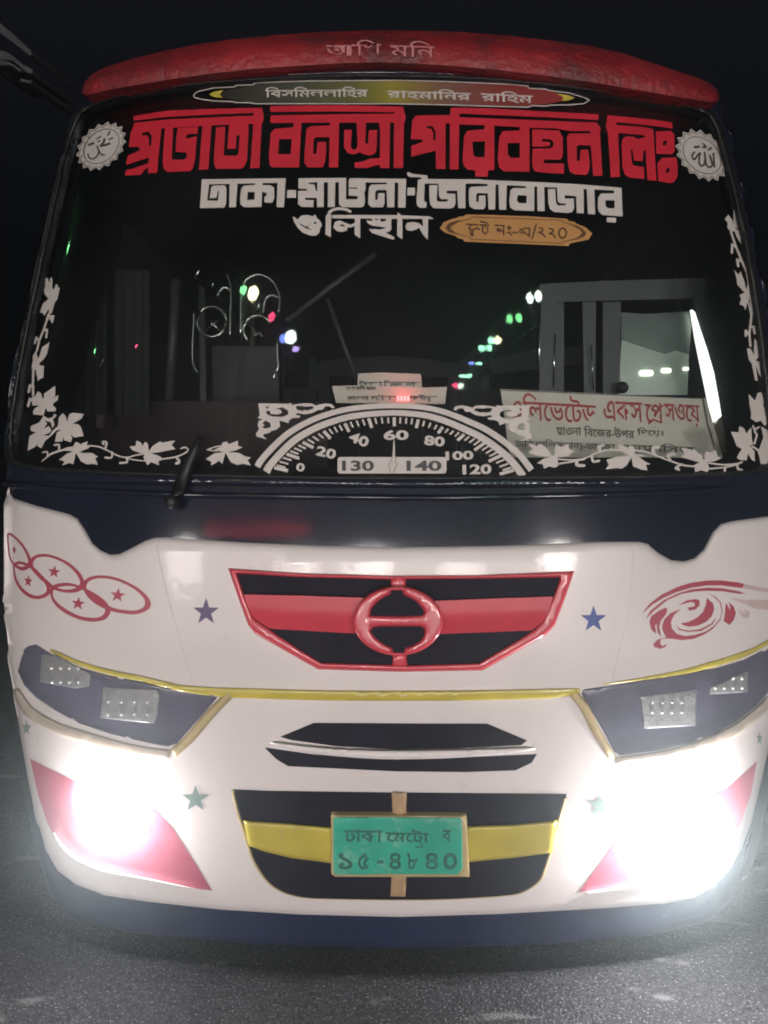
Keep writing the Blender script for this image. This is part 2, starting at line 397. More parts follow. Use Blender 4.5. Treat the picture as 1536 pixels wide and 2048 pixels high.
MB().box((-1.28, 9.55, .3), (1.28, 9.62, 1.8)).box((-1.28, 9.55, 1.8), (-.9, 9.62, 2.95)).box((.9, 9.55, 1.8), (1.28, 9.62, 2.95)).box((-.9, 9.55, 2.6), (.9, 9.62, 2.95)).build('rear_wall', M['side'], bus)
MB().box((-1.28, .5, .95), (1.28, 9.5, 1.0)).build('cab_floor', M['cabdark'], bus)
for (x, y) in ((-1.05, 1.9), (1.05, 1.9), (-1.05, 7.4), (1.05, 7.4)):
    wv = MB(); a = np.arange(28) * 2 * math.pi / 28
    for (xx, r) in ((-.13, .40), (-.13, .47), (-.10, .5), (.10, .5), (.13, .47), (.13, .40)):
        wv.v += [(x + xx, y + r * math.cos(t), .5 + r * math.sin(t)) for t in a]
    for k in range(5):
        for j in range(28): wv.f.append((k * 28 + j, k * 28 + (j + 1) % 28, (k + 1) * 28 + (j + 1) % 28, (k + 1) * 28 + j))
    wv.f.append(tuple(range(28))); wv.f.append(tuple(range(140, 168))[::-1]); wv.build('wheel', M['rubber'], bus, True)

# roof brow (red) and the roof behind it
brow_top = [(163, 186), (168, 166), (184, 149), (205, 137), (262, 118), (330, 102), (400, 88), (470, 78), (540, 71), (640, 64), (770, 60), (900, 63), (1000, 70), (1100, 81), (1180, 92), (1250, 108), (1310, 128), (1365, 146), (1400, 157), (1425, 169), (1437, 185), (1438, 197)]
brow_bot = [(1436, 203), (1420, 204), (1370, 196), (1300, 184), (1200, 167), (1100, 152), (1000, 140), (900, 131), (830, 127), (760, 124), (690, 126), (600, 131), (500, 138), (400, 150), (300, 165), (220, 179), (172, 190)]
def brow_h(p):
    yt = np.interp(p[:, 0], *zip(*brow_top)); yb = np.interp(p[:, 0], *zip(*brow_bot[::-1])); t = np.clip((p[:, 1] - yt) / (yb - yt + 1e-6), 0, 1)
    return .05 * np.where(t > .45, 1 - .25 * ((t - .45) / .55) ** 2, 1 - ((.45 - t) / .45) ** 2 * 1.1)
brow = patch('roof_brow', brow_top + brow_bot, M['red_roof'], bus, h=.03, hf=brow_h, grid=12, back=np.array([0, .35, 0]))
tp, _ = hit(np.array(spl(brow_top, False, 3)), .03)
V = []; Fc = []
for y in (0, .5, 9.6):
    for p in tp: V.append((p[0] * (.985 if y else .97), p[1] + .06 if y == 0 else max(p[1] + .1, y + .35), p[2] - (.03 if y == 0 else .05)))
n = len(tp)
for k in range(2):
    for i in range(n - 1): Fc.append((k * n + i, k * n + i + 1, (k + 1) * n + i + 1, (k + 1) * n + i))
mesh('roof', V, Fc, M['red_roof'], bus)
mesh('ceiling', [(x * .985, y + .12, z - .07) for x, y, z in V], Fc, M['cabdark'], bus)

# windshield, its frame and rubber
gl_out = [(176, 214), (260, 186), (400, 166), (560, 155), (720, 150), (880, 152), (1040, 162), (1180, 178), (1300, 197), (1395, 217), (1428, 235), (1448, 285), (1464, 345), (1484, 430), (1506, 540), (1524, 660), (1540, 800), (1552, 900), (1545, 934), (1490, 946), (1300, 953), (1000, 956), (790, 957), (500, 953), (300, 948), (110, 940), (36, 928), (18, 905), (22, 820), (44, 690), (70, 560), (96, 440), (124, 320), (148, 240)]
gl = spl(gl_out, True, 4)
big = [(-60, 196), (100, 196), (172, 186), (220, 174), (300, 160), (400, 146), (500, 134), (600, 127), (760, 120), (900, 127), (1000, 136), (1100, 148), (1200, 163), (1300, 180), (1420, 199), (1500, 208), (1640, 212), (1640, 972), (1300, 974), (790, 977), (300, 970), (-60, 962)]
patch('windshield', [gl], M['glass'], bus, h=0.0, grid=22)
patch('windshield_frame', [big], M['navy'], bus, holes=[gl], h=.004, rise=.014, bev=9, grid=22, thick=.05)
gi = [(x + (790 - x) * .012, y + (560 - y) * .012) for x, y in gl_out]
go = [(x - (790 - x) * .010, y - (560 - y) * .010) for x, y in gl_out]
patch('windshield_seal', [spl(go, True, 4)], M['rubber'], bus, holes=[spl(gi, True, 4)], h=.010, rise=.016, bev=7, grid=16, thick=.02)

# navy nose band, scuffed lower bumper, white front panel
patch('nose_band', [[(-60, 955), (1640, 965), (1640, 1180), (1300, 1140), (800, 1120), (200, 1130), (-60, 1120)]], M['navy'], bus, h=-.004, grid=22)
#LEDGE
patch('inner_front', [[(30, 1100), (1560, 1100), (1545, 1450), (1505, 1660), (1450, 1790), (1200, 1846), (800, 1860), (400, 1846), (130, 1790), (72, 1660), (36, 1450)]], M['side'], bus, h=-.030, grid=30)
patch('lower_bumper', [[(66, 1640), (120, 1600), (300, 1770), (800, 1800), (1250, 1785), (1460, 1600), (1500, 1650), (1486, 1730), (1462, 1800), (1420, 1842), (1300, 1872), (1100, 1889), (800, 1897), (500, 1888), (260, 1866), (140, 1838), (100, 1790), (78, 1720)]], M['valance'], bus, h=-.020, rise=.02, bev=14, grid=20, thick=.12)
wh = [(-40, 978), (8, 985), (30, 995), (70, 1008), (140, 1026), (158, 1036), (172, 1058), (187, 1085), (203, 1099), (222, 1107), (238, 1106), (258, 1096), (290, 1079), (308, 1073), (330, 1072), (480, 1082), (640, 1089), (800, 1092), (1000, 1089), (1200, 1081), (1278, 1081), (1298, 1086), (1318, 1104), (1343, 1118), (1368, 1120), (1388, 1114), (1405, 1098), (1424, 1062), (1440, 1046), (1462, 1040), (1536, 1030), (1600, 1020),
      (1600, 1300), (1548, 1450), (1524, 1560), (1504, 1640), (1486, 1700), (1464, 1740), (1432, 1775), (1390, 1799), (1330, 1811), (1200, 1821), (1000, 1832), (800, 1838), (600, 1833), (440, 1823), (300, 1808), (210, 1795), (150, 1773), (112, 1744), (87, 1700), (71, 1640), (54, 1550), (36, 1450), (22, 1380), (12, 1330), (2, 1250), (-20, 1180)]
patch('front_panel', [wh], M['white'], bus, h=-.022, rise=.034, bev=16, grid=20, thick=.02)
HW = .012
def strip(name, pts, wd, m, par=bus, h=HW + .001, rise=.010, **k):
    P = spl(pts, False, 5); t = np.gradient(np.array(P), axis=0); t /= np.linalg.norm(t, axis=1, keepdims=True); q = np.stack([-t[:, 1], t[:, 0]], -1)
    ws = np.interp(np.linspace(0, 1, len(P)), np.linspace(0, 1, len(wd)), wd)[:, None] if isinstance(wd, (list, tuple)) else wd
    lp = [tuple(p) for p in np.array(P) + q * ws / 2] + [tuple(p) for p in (np.array(P) - q * ws / 2)[::-1]]
    bv = (min(wd) if isinstance(wd, (list, tuple)) else wd) * .42
    return patch(name, [lp], m, par, h=h, rise=rise, bev=max(bv, 1.5), grid=14, step=8, **k)

strip('band_ledge', [(-30, 962), (80, 976), (220, 984), (400, 990), (700, 994), (900, 995), (1200, 990), (1400, 982), (1500, 972), (1600, 962)], 13, M['navy'], h=.002, rise=.014)
# lamp clusters
cl_l = K(0, 1280, 3.2, [(150, 60), (205, 8), (330, 84), (500, 168), (700, 224), (900, 264), (1150, 312), (1350, 336), (1428, 324), (1360, 410), (1240, 545), (1112, 690), (1000, 672), (850, 640), (700, 602), (500, 535), (350, 452), (230, 372), (150, 290), (110, 200)])
cl_r = K(1130, 1280, 3.783, [(100, 376), (330, 342), (600, 300), (900, 248), (1150, 206), (1350, 146), (1480, 80), (1560, 20), (1600, 200), (1540, 400), (1450, 500), (1300, 620), (1150, 708), (950, 780), (700, 840), (385, 882), (300, 715), (200, 545)])
for lp, mods in ((cl_l, [(0, 1280, 3.2, [(655, 300), (1000, 320), (1018, 350), (1010, 470), (985, 535), (640, 500)], (690, 945, 4, 395, 475)), (0, 1280, 3.2, [(265, 95), (350, 95), (580, 220), (570, 298), (480, 310), (252, 268)], (330, 500, 4, 180, 270))]),
                 (cl_r, [(1130, 1280, 3.783, [(570, 430), (1000, 372), (985, 650), (600, 670)], (660, 885, 4, 470, 545)), (1130, 1280, 3.783, [(1100, 362), (1385, 235), (1385, 395), (1095, 412)], (1140, 1340, 4, 290, 362))])):
    c = patch('lamp_cluster', [lp], M['lens'], bus, h=HW - .006, rise=.012, bev=6, grid=18)
    for (x0, y0, s, q, (bx0, bx1, nb, by0, by1)) in mods:
        md = patch('light_module', [K(x0, y0, s, q)], M['module'], c, h=HW + .007, rise=.003, bev=4, grid=14)
        for r in range(2):
            for i in range(nb):
                bx = bx0 + (bx1 - bx0) * i / (nb - 1); by = (by0 if r == 0 else by1)
                if not inside(np.array([[bx, by]]), q)[0]: continue
                p = hit(np.array(K(x0, y0, s, [(bx, by)])), HW + .011)[0][0]; MB().ball(p, .0055, nu=10, nv=6).build('bead', M['beadm'], c, True)
strip('yellow_trim', [(100, 1300), (160, 1327), (222, 1345), (285, 1358), (360, 1376), (430, 1384)] + [(470, 1386), (640, 1391), (800, 1392), (950, 1391), (1100, 1387), (1160, 1383)], [5, 8, 10, 11, 13, 18, 20, 20, 20, 20, 19, 12], M['yellow'])
strip('yellow_trim', [(1205, 1369), (1290, 1357), (1370, 1343), (1420, 1330), (1470, 1315), (1510, 1299), (1550, 1276)], [2, 6, 10, 12, 12, 9, 7], M['yellow'], rise=.006)
strip('cluster_trim', [(30, 1378), (44, 1405), (62, 1427), (110, 1455), (165, 1473), (240, 1494), (300, 1505), (340, 1509)], [12, 18, 22, 23, 23, 22, 20, 18], M['silver'], h=HW, rise=.014)
strip('cluster_trim', [(344, 1508), (378, 1478), (416, 1433), (462, 1386)], [18, 20, 20, 18], M['tan'], h=HW + .001, rise=.013)
strip('cluster_trim', [(1146, 1386), (1168, 1414), (1190, 1458), (1226, 1518)], [18, 19, 18, 14], M['tan'], h=HW + .001, rise=.013)
strip('cluster_trim', [(1230, 1522), (1320, 1512), (1394, 1494), (1460, 1467), (1510, 1431), (1545, 1396)], [14, 20, 23, 24, 22, 18], M['silver'], h=HW, rise=.014)
strip('bumper_fold', [(106, 1664), (125, 1695), (160, 1722), (215, 1743), (290, 1758), (400, 1780)], [3, 9, 12, 9, 6, 3], M['white'], h=HW, rise=.014)
strip('bumper_fold', [(1168, 1788), (1290, 1770), (1370, 1750), (1440, 1708), (1478, 1660)], [3, 6, 9, 10, 4], M['white'], h=HW, rise=.014)
# a soft crease down each side of the panel
strip('panel_crease', [(312, 1085), (325, 1150), (345, 1230), (366, 1300), (385, 1360)], [4, 4, 4, 4], M['white'], h=HW - .001, rise=.0035)
strip('panel_crease', [(1268, 1090), (1262, 1170), (1250, 1260), (1232, 1330), (1222, 1366)], [4, 4, 4, 4], M['white'], h=HW - .001, rise=.0035)

# radiator grille with its badge
gr_out = [(456, 1136), (600, 1146), (780, 1151), (950, 1150), (1149, 1142), (1132, 1192), (1110, 1250), (1090, 1272), (966, 1341), (800, 1344), (636, 1339), (510, 1268), (496, 1250), (476, 1195)]
gr_in = K(440, 1120, 4.042, [(140, 112), (620, 140), (1380, 160)]) + K(780, 1120, 4.042, [(130, 158), (800, 152), (1375, 143), (1320, 290), (1230, 500), (1160, 570), (720, 832), (145, 850)]) + K(440, 1120, 4.042, [(1390, 845), (820, 828), (640, 720), (420, 575), (270, 470), (195, 275)])
grille = patch('grille', [gr_out], M['red_pl'], bus, holes=[gr_in], h=HW, rise=.018, bev=5, grid=12, step=4, thick=.03)
patch('grille_back', [gr_in], M['slat'], grille, h=HW + .001, grid=20)
bar_top = K(440, 1120, 4.042, [(190, 278), (600, 288), (1150, 305)]) + K(780, 1120, 4.042, [(400, 330), (900, 310), (1318, 296)])
bar_bot = K(780, 1120, 4.042, [(1110, 597), (700, 628), (400, 652)]) + K(440, 1120, 4.042, [(1100, 635), (700, 590), (420, 566)])
bar = bar_top + K(780, 1120, 4.042, [(1290, 400), (1235, 500)]) + bar_bot + K(440, 1120, 4.042, [(270, 470), (225, 380)])
def bar_h(p):
    c = np.interp(p[:, 0], [500, 700, 800, 900, 1105], [1223, 1234, 1240, 1235, 1227]); t = (p[:, 1] - c) / 38
    return np.where(t < 0, .018 - .004 * t, .018 - .020 * t)
patch('grille_bar', [bar], M['red_pl'], grille, h=HW, hf=bar_h, grid=9, step=8, thick=.02)
for q in ([(781, 1153), (812, 1153), (812, 1180), (782, 1180)], [(785, 1305), (813, 1305), (816, 1338), (784, 1338)]):
    patch('grille_post', [q], M['red_pl'], grille, h=HW, rise=.014, bev=4, grid=10, thick=.01)
em = [(796 + 90 * math.cos(t), 1242 + 69 * math.sin(t)) for t in np.arange(64) * math.pi / 32]
d_top = [(740, 1231), (744, 1217), (757, 1202), (770, 1194), (781, 1189), (783, 1181), (804, 1181), (807, 1190), (820, 1196), (832, 1203), (845, 1217), (848, 1227), (842, 1231), (800, 1232)]
d_bot = [(741, 1262), (746, 1255), (760, 1253), (800, 1253), (840, 1253), (849, 1259), (848, 1270), (841, 1281), (825, 1291), (810, 1296), (807, 1305), (788, 1305), (785, 1296), (768, 1288), (752, 1276)]
patch('emblem', [em], M['red_pl'], grille, holes=[d_top, d_bot], h=HW + .036, rise=.014, bev=6, grid=9, step=6, thick=.03)
for d_ in (d_top, d_bot): patch('emblem_opening', [[(796 + (x - 796) * 1.08, (y - 1242) * 1.06 + 1242) for x, y in d_]], M['slat'], grille, h=HW + .0375, grid=12)

# air slots, lower grille, plate
up = K(440, 1420, 2.1333, [(258, 114), (400, 55), (900, 58), (1140, 58), (1310, 130), (1285, 150), (1000, 164), (750, 168), (500, 155), (300, 128)])
lw = K(440, 1420, 2.1333, [(190, 160), (400, 190), (750, 212), (1050, 202), (1352, 188), (1330, 225), (1260, 258), (1050, 265), (750, 262), (290, 240), (240, 210)])
patch('air_slot', [up], M['slat'], bus, h=HW + .002, grid=16); patch('air_slot', [lw], M['slat'], bus, h=HW + .002, grid=16)
strip('slot_lip', K(440, 1420, 2.1333, [(215, 140), (400, 172), (600, 188), (750, 192), (950, 189), (1150, 180), (1345, 165)]), [4, 14, 17, 18, 17, 14, 4], M['white'], h=HW + .002, rise=.02)
lg = K(440, 1420, 2.1333, [(50, 338), (200, 345), (735, 352), (1000, 354), (1478, 358), (1478, 375), (1460, 430), (1440, 500), (1412, 610), (1385, 690), (1370, 725), (1340, 752), (1300, 775), (1250, 790), (1100, 803), (870, 812), (600, 810), (390, 805), (320, 795), (270, 780), (225, 755), (190, 722), (155, 670), (130, 620), (100, 520), (70, 420)])
lgr = patch('lower_grille', [lg], M['slat'], bus, h=HW + .002, grid=20)
lg2 = [(x + (797 - x) * .012, y + (1690 - y) * .012) for x, y in lg]; lg0 = [(x - (797 - x) * .006, y - (1690 - y) * .006) for x, y in lg]
patch('grille_edging', [spl(lg0[5:] + lg0[:1], False, 2) + spl(lg2[5:] + lg2[:1], False, 2)[::-1]], M['tan'], lgr, h=HW + .003, rise=.004, bev=1.5, grid=10, step=6)
patch('cross_bar', [K(440, 1420, 2.1333, [(98, 470), (300, 483), (480, 500), (480, 655), (300, 632), (190, 605), (122, 580)])], M['yellow'], lgr, h=HW + .004, rise=.018, bev=8, grid=10, step=8)
patch('cross_bar', [K(440, 1420, 2.1333, [(1050, 495), (1250, 488), (1440, 470), (1420, 610), (1250, 632), (1050, 650)])], M['yellow'], lgr, h=HW + .004, rise=.018, bev=8, grid=10, step=8)
for q in ([(732, 350), (797, 352), (796, 450), (735, 450)], [(730, 700), (797, 700), (790, 797), (727, 795)]):
    patch('plate_post', [K(440, 1420, 2.1333, q)], M['post'], lgr, h=HW + .004, rise=.012, bev=4, grid=10)
pl = patch('license_plate', [K(640, 1610, 4.8, [(106, 96), (700, 98), (1408, 104), (1412, 200), (1436, 690), (760, 692), (150, 690), (108, 660)])], M['tan'], bus, h=HW + .022, rise=.005, bev=3, grid=16, thick=.03)
patch('plate_face', [K(640, 1610, 4.8, [(128, 118), (700, 116), (1345, 122), (1362, 150), (1366, 400), (1368, 610), (1320, 668), (700, 664), (150, 672), (128, 640)])], M['plate'], pl, h=HW + .0285, rise=.002, bev=2, grid=14)
text('plate_lettering', 'ঢাকা', M['plate_txt'], pl, (688, 1659), (77, 0), (0, 25), h=HW + .032, bold=.02)
text('plate_lettering', 'েমেটRা'.replace('R', ''), M['plate_txt'], pl, (772, 1657), (86, 2), (0, 27), h=HW + .032, bold=.02)
patch('plate_lettering', stroke([(828, 1679), (842, 1685), (846, 1694), (832, 1694)], 2.5), M['plate_txt'], pl, h=HW + .032)
text('plate_lettering', 'ব', M['plate_txt'], pl, (884, 1660), (18, 0), (0, 24), h=HW + .032, bold=.02)
for ch, x0, x1 in (('১', 677, 705), ('৫', 716, 738), ('৪', 779, 802), ('৮', 814, 836), ('৪', 851, 876), ('০', 887, 914)):
    text('plate_lettering', ch, M['plate_txt'], pl, (x0, 1706), (x1 - x0, 0), (0, 33), h=HW + .032, bold=.02)
patch('plate_lettering', [[(754, 1721), (767, 1721), (767, 1727), (754, 1727)]], M['plate_txt'], pl, h=HW + .032)

# crimson flashes and headlights
patch('crimson_flash', [[(60, 1517), (95, 1536), (150, 1562), (215, 1585), (270, 1598), (310, 1618), (346, 1657), (385, 1718), (424, 1781), (360, 1774), (290, 1756), (215, 1741), (160, 1722), (122, 1692), (96, 1650), (76, 1590)]], M['tri_red'], bus, h=HW + .0015, grid=18)
patch('crimson_flash', [[(1514, 1522), (1490, 1545), (1452, 1578), (1390, 1606), (1320, 1622), (1262, 1650), (1232, 1682), (1196, 1732), (1158, 1784), (1220, 1776), (1290, 1764), (1370, 1740), (1440, 1700), (1480, 1650), (1502, 1590)]], M['tri_red'], bus, h=HW + .0015, grid=18)
HL = []
for cx, cy, rx, ry, pw in ((230, 1628, 74, 69, 11.0), (1346, 1662, 92, 84, 36.0)):
    el = lambda k: [(cx + k * rx * math.cos(t), cy + k * ry * math.sin(t)) for t in np.arange(48) * math.pi / 24]
    hl = patch('headlight', [el(1.0)], M['head_on'], bus, h=HW + .004, hf=lambda p, cx=cx, cy=cy, rx=rx, ry=ry: .010 * np.clip(1 - ((p[:, 0] - cx) / rx) ** 2 - ((p[:, 1] - cy) / ry) ** 2, 0, 1), grid=10, step=8)
    f_ = hit(np.array([(cx, cy)]), HW)[0]; n_ = nrm(f_[:, 0], f_[:, 2])[0][0]; p = f_[0] + n_ * .055
    ld = bpy.data.lights.new('headlight_beam', 'POINT'); ld.energy = pw; ld.color = (1, .98, .96); ld.shadow_soft_size = .025
    lo = bpy.data.objects.new('headlight_beam', ld); COL.objects.link(lo); lo.location = p; lo.parent = hl; HL.append(lo)
    sd_ = bpy.data.lights.new('headlight_throw', 'SPOT'); sd_.energy = 1900 if cx < 700 else 5200; sd_.color = (.96, .98, 1); sd_.spot_size = math.radians(92); sd_.spot_blend = .6; sd_.shadow_soft_size = .04
    so = bpy.data.objects.new('headlight_throw', sd_); COL.objects.link(so); so.location = p; so.rotation_euler = (math.radians(103), 0, 0); so.parent = hl
# ------------------------------------------------------------------ stickers on the windshield
A1 = lambda q: K(240, 200, 5.12, q)
B1 = lambda q: K(520, 200, 5.12, q)
C1 = lambda q: K(810, 200, 5.12, q)
D1 = lambda q: K(1080, 210, 5.12, q)
t_add = [A1(q) for q in (
    [(138, 165), (480, 110), (900, 92), (1455, 78), (1460, 130), (1360, 132), (900, 150), (480, 172), (140, 212)],
    [(150, 232), (480, 200), (900, 180), (1360, 160), (1470, 150), (1472, 200), (1455, 240), (1300, 248), (900, 262), (440, 290), (300, 300), (140, 300)],
    [(1370, 80), (1455, 78), (1472, 185), (1450, 240), (1428, 695), (1335, 698), (1365, 240)],
    [(150, 235), (430, 225), (425, 290), (395, 560), (380, 745), (285, 750), (290, 690), (250, 715), (215, 765), (50, 775), (60, 720), (170, 690), (285, 650), (300, 588), (180, 625), (62, 665), (80, 570), (205, 515), (190, 480), (90, 482), (105, 350)],
    [(462, 285), (545, 283), (530, 610), (650, 612), (682, 590), (678, 540), (570, 530), (575, 400), (590, 285), (800, 272), (792, 345), (700, 348), (678, 368), (685, 398), (787, 368), (768, 620), (745, 700), (720, 728), (490, 738), (452, 712), (438, 650), (450, 400)],
    [(845, 260), (938, 255), (905, 712), (808, 715)],
    [(985, 280), (1078, 272), (1062, 560), (1080, 570), (1195, 570), (1215, 540), (1225, 362), (1195, 362), (1185, 500), (1100, 500), (1118, 240), (1312, 240), (1318, 300), (1300, 620), (1265, 690), (1230, 705), (990, 705), (965, 670), (960, 600)])]
t_hole = [A1([(225, 340), (290, 325), (325, 370), (318, 465), (295, 470), (298, 400), (280, 360), (230, 362)])]
t_add += [B1(q) for q in (
    [(105, 62), (800, 52), (1460, 68), (1465, 120), (1375, 125), (800, 118), (105, 122)],
    [(108, 158), (800, 145), (1380, 140), (1490, 150), (1478, 230), (1340, 232), (800, 232), (108, 235)],
    [(1380, 68), (1465, 70), (1492, 185), (1475, 240), (1465, 695), (1368, 695), (1372, 240)],
    [(345, 228), (425, 228), (400, 690), (130, 690), (100, 670), (90, 580), (110, 340), (150, 295), (340, 280)],
    [(810, 228), (800, 690), (705, 690), (712, 380), (575, 380), (550, 400), (545, 550), (575, 550), (590, 430), (680, 430), (675, 560), (665, 640), (640, 690), (490, 690), (458, 650), (455, 560), (475, 300), (510, 270), (715, 260), (715, 228)],
    [(862, 305), (942, 305), (935, 400), (928, 470), (945, 505), (985, 505), (1000, 460), (990, 225), (1085, 228), (1078, 440), (1105, 450), (1115, 310), (1200, 305), (1195, 480), (1185, 540), (1130, 568), (1060, 555), (1020, 535), (960, 558), (900, 545), (860, 480)],
    [(1215, 228), (1332, 228), (1325, 697), (1228, 697), (1230, 300)],
    [(1232, 595), (1232, 665), (1180, 670), (1100, 697), (970, 695), (970, 640), (1060, 630), (1120, 600)])]
t_hole += [B1([(195, 400), (325, 400), (315, 555), (185, 555)])]
t_add += [C1(q) for q in (
    [(60, 400), (75, 210), (110, 160), (300, 155), (420, 155), (415, 240), (415, 705), (318, 705), (315, 520), (200, 545), (65, 580), (65, 470), (180, 430), (180, 405)],
    [(330, 155), (470, 155), (560, 165), (560, 240), (330, 240)],
    [(470, 80), (560, 80), (555, 250), (548, 708), (458, 710), (460, 160)],
    [(480, 78), (800, 82), (1536, 122), (1982, 146), (1980, 206), (1536, 180), (800, 150), (545, 138)],
    [(548, 175), (800, 185), (1536, 215), (1962, 231), (2007, 291), (1992, 321), (1682, 316), (1536, 290), (1280, 285), (910, 262), (548, 250)],
    [(820, 250), (915, 258), (915, 715), (850, 722), (845, 785), (720, 785), (718, 720), (640, 712), (600, 670), (590, 600), (605, 370), (640, 315), (810, 300)],
    [(1180, 275), (1275, 280), (1275, 735), (1010, 730), (965, 690), (950, 600), (965, 380), (1000, 320), (1170, 312)])]
t_hole += [C1(q) for q in ([(220, 268), (280, 268), (312, 320), (312, 410), (290, 410), (292, 340), (270, 295), (225, 290)],
    [(690, 425), (820, 425), (815, 585), (725, 585), (700, 560)], [(1050, 440), (1175, 440), (1175, 590), (1085, 592), (1055, 560)])]
t_add += [D1(q) for q in (
    [(-80, 250), (200, 262), (232, 330), (235, 480), (225, 540), (200, 560), (40, 560), (40, 595), (245, 600), (245, 705), (150, 700), (0, 690), (-50, 680), (-75, 640), (-80, 560), (-75, 450), (0, 445), (110, 445), (135, 420), (138, 385), (110, 352), (20, 350), (20, 372), (95, 378), (105, 395), (95, 420), (0, 428), (-78, 425)],
    [(612, 250), (640, 725), (545, 725), (520, 415), (400, 410), (375, 425), (378, 570), (405, 570), (415, 460), (495, 455), (512, 600), (500, 680), (475, 715), (350, 710), (305, 680), (285, 600), (275, 330), (300, 290), (510, 290), (515, 250)],
    [(690, 105), (780, 112), (785, 230), (800, 290), (818, 735), (725, 740), (695, 280), (675, 230)],
    [(690, 105), (1170, 150), (1355, 180), (1355, 240), (1170, 215), (785, 175)],
    [(780, 205), (1060, 225), (1160, 248), (1165, 330), (1075, 310), (795, 285)],
    [(1065, 235), (1160, 250), (1192, 775), (1100, 770), (1080, 450)],
    [(1080, 325), (1000, 350), (960, 325), (880, 320), (840, 350), (835, 420), (845, 640), (870, 710), (920, 745), (1070, 755), (1065, 635), (960, 620), (940, 590), (930, 460), (945, 450), (965, 570), (1050, 575), (1060, 470), (1085, 460), (1095, 350)],
    [(1186, 270), (1340, 265), (1375, 300), (1380, 470), (1350, 505), (1190, 500)],
    [(1250, 540), (1390, 535), (1410, 600), (1405, 740), (1370, 790), (1330, 800), (1214, 780), (1200, 600)])]
t_hole += [D1([(1265, 370), (1300, 362), (1290, 410), (1255, 415)]), D1([(1300, 650), (1330, 640), (1320, 690), (1285, 695)])]
DH = .003
patch('title_lettering', t_add, M['vinyl_red'], bus, holes=t_hole, h=DH, grid=60)

E1 = lambda q: K(390, 340, 5.12, q)
F1 = lambda q: K(670, 340, 5.12, q)
G1 = lambda q: K(960, 340, 5.12, q)
r_add = [E1(q) for q in (
    [(70, 95), (930, 85), (928, 130), (70, 148)],
    [(70, 100), (145, 140), (125, 310), (235, 315), (245, 215), (235, 212), (218, 285), (150, 290), (165, 175), (190, 158), (300, 155), (322, 180), (320, 340), (300, 385), (50, 390)],
    [(355, 125), (437, 125), (418, 380), (350, 382)],
    [(615, 125), (695, 125), (688, 215), (680, 380), (500, 380), (465, 350), (462, 280), (475, 190), (500, 160), (615, 152)],
    [(685, 155), (770, 155), (810, 180), (812, 290), (790, 335), (730, 335), (708, 325), (712, 275), (730, 265), (735, 235), (685, 222)],
    [(845, 125), (928, 90), (912, 380), (835, 380)],
    [(945, 205), (1035, 205), (1035, 285), (940, 285)],
    [(1060, 85), (1548, 80), (1548, 125), (1060, 128)],
    [(1060, 85), (1250, 125), (1165, 130), (1160, 140), (1225, 150), (1240, 215), (1250, 215), (1255, 115), (1320, 115), (1318, 380), (1250, 380), (1248, 285), (1130, 285), (1125, 305), (1215, 310), (1210, 380), (1090, 378), (1055, 350), (1055, 215), (1145, 210), (1148, 195), (1060, 190)],
    [(1362, 115), (1438, 115), (1430, 378), (1360, 380)],
    [(1000, 475), (1030, 490), (1050, 510), (1090, 465), (1150, 460), (1205, 475), (1230, 455), (1245, 490), (1280, 520), (1300, 565), (1280, 600), (1275, 640), (1240, 672), (1180, 672), (1100, 640), (1050, 590), (1015, 530)],
    [(1340, 465), (1395, 455), (1390, 690), (1335, 660)])]
r_add += stroke(E1(spl([(1362, 480), (1385, 425), (1450, 398), (1536, 402), (1590, 425)], False, 5)), 5.5)
r_add += [F1(q) for q in (
    [(40, 115), (115, 115), (112, 300), (225, 300), (235, 270), (140, 262), (140, 190), (225, 192), (238, 110), (312, 110), (315, 200), (300, 230), (308, 320), (295, 370), (270, 382), (75, 380), (40, 350)],
    [(140, 105), (160, 85), (330, 85), (330, 128), (238, 125), (225, 180), (140, 180)],
    [(150, 85), (730, 90), (725, 135), (620, 130), (150, 125)],
    [(530, 120), (612, 120), (608, 382), (535, 382), (528, 205), (435, 205), (415, 220), (412, 305), (435, 305), (442, 238), (508, 238), (508, 340), (490, 382), (370, 380), (340, 350), (340, 280), (348, 180), (370, 150), (530, 145)],
    [(648, 125), (728, 92), (722, 385), (645, 385)],
    [(742, 180), (820, 180), (818, 260), (740, 260)],
    [(738, 25), (765, 22), (790, 40), (945, 55), (950, 95), (920, 105), (870, 75), (760, 70), (740, 50)],
    [(850, 100), (920, 92), (912, 320), (938, 330), (935, 385), (870, 388), (838, 360), (835, 300)],
    [(870, 92), (1500, 95), (1500, 138), (1150, 140), (900, 138)],
    [(965, 155), (1050, 155), (1040, 310), (1070, 325), (1150, 322), (1158, 300), (1085, 298), (1066, 270), (1060, 132), (1337, 132), (1335, 392), (1262, 392), (1252, 212), (1145, 212), (1145, 240), (1232, 245), (1235, 340), (1215, 385), (1180, 395), (1010, 390), (975, 355), (966, 280)],
    [(-30, 460), (640, 462), (970, 475), (1010, 500), (960, 502), (-30, 494)],
    [(0, 530), (50, 515), (105, 540), (160, 560), (205, 540), (200, 485), (258, 485), (258, 700), (200, 660), (200, 570), (160, 590), (130, 585), (120, 620), (70, 635), (20, 625), (-20, 590)],
    [(320, 515), (380, 522), (380, 485), (460, 485), (470, 530), (520, 520), (520, 490), (580, 490), (575, 560), (580, 600), (560, 630), (520, 640), (610, 690), (600, 715), (440, 665), (380, 645), (345, 605), (400, 605), (470, 610), (520, 590), (430, 575), (385, 570), (340, 550)],
    [(640, 430), (690, 470), (690, 710), (635, 670)],
    [(720, 580), (740, 540), (800, 530), (860, 545), (900, 580), (895, 485), (955, 485), (950, 715), (900, 660), (860, 590), (830, 610), (780, 625), (735, 615)])]
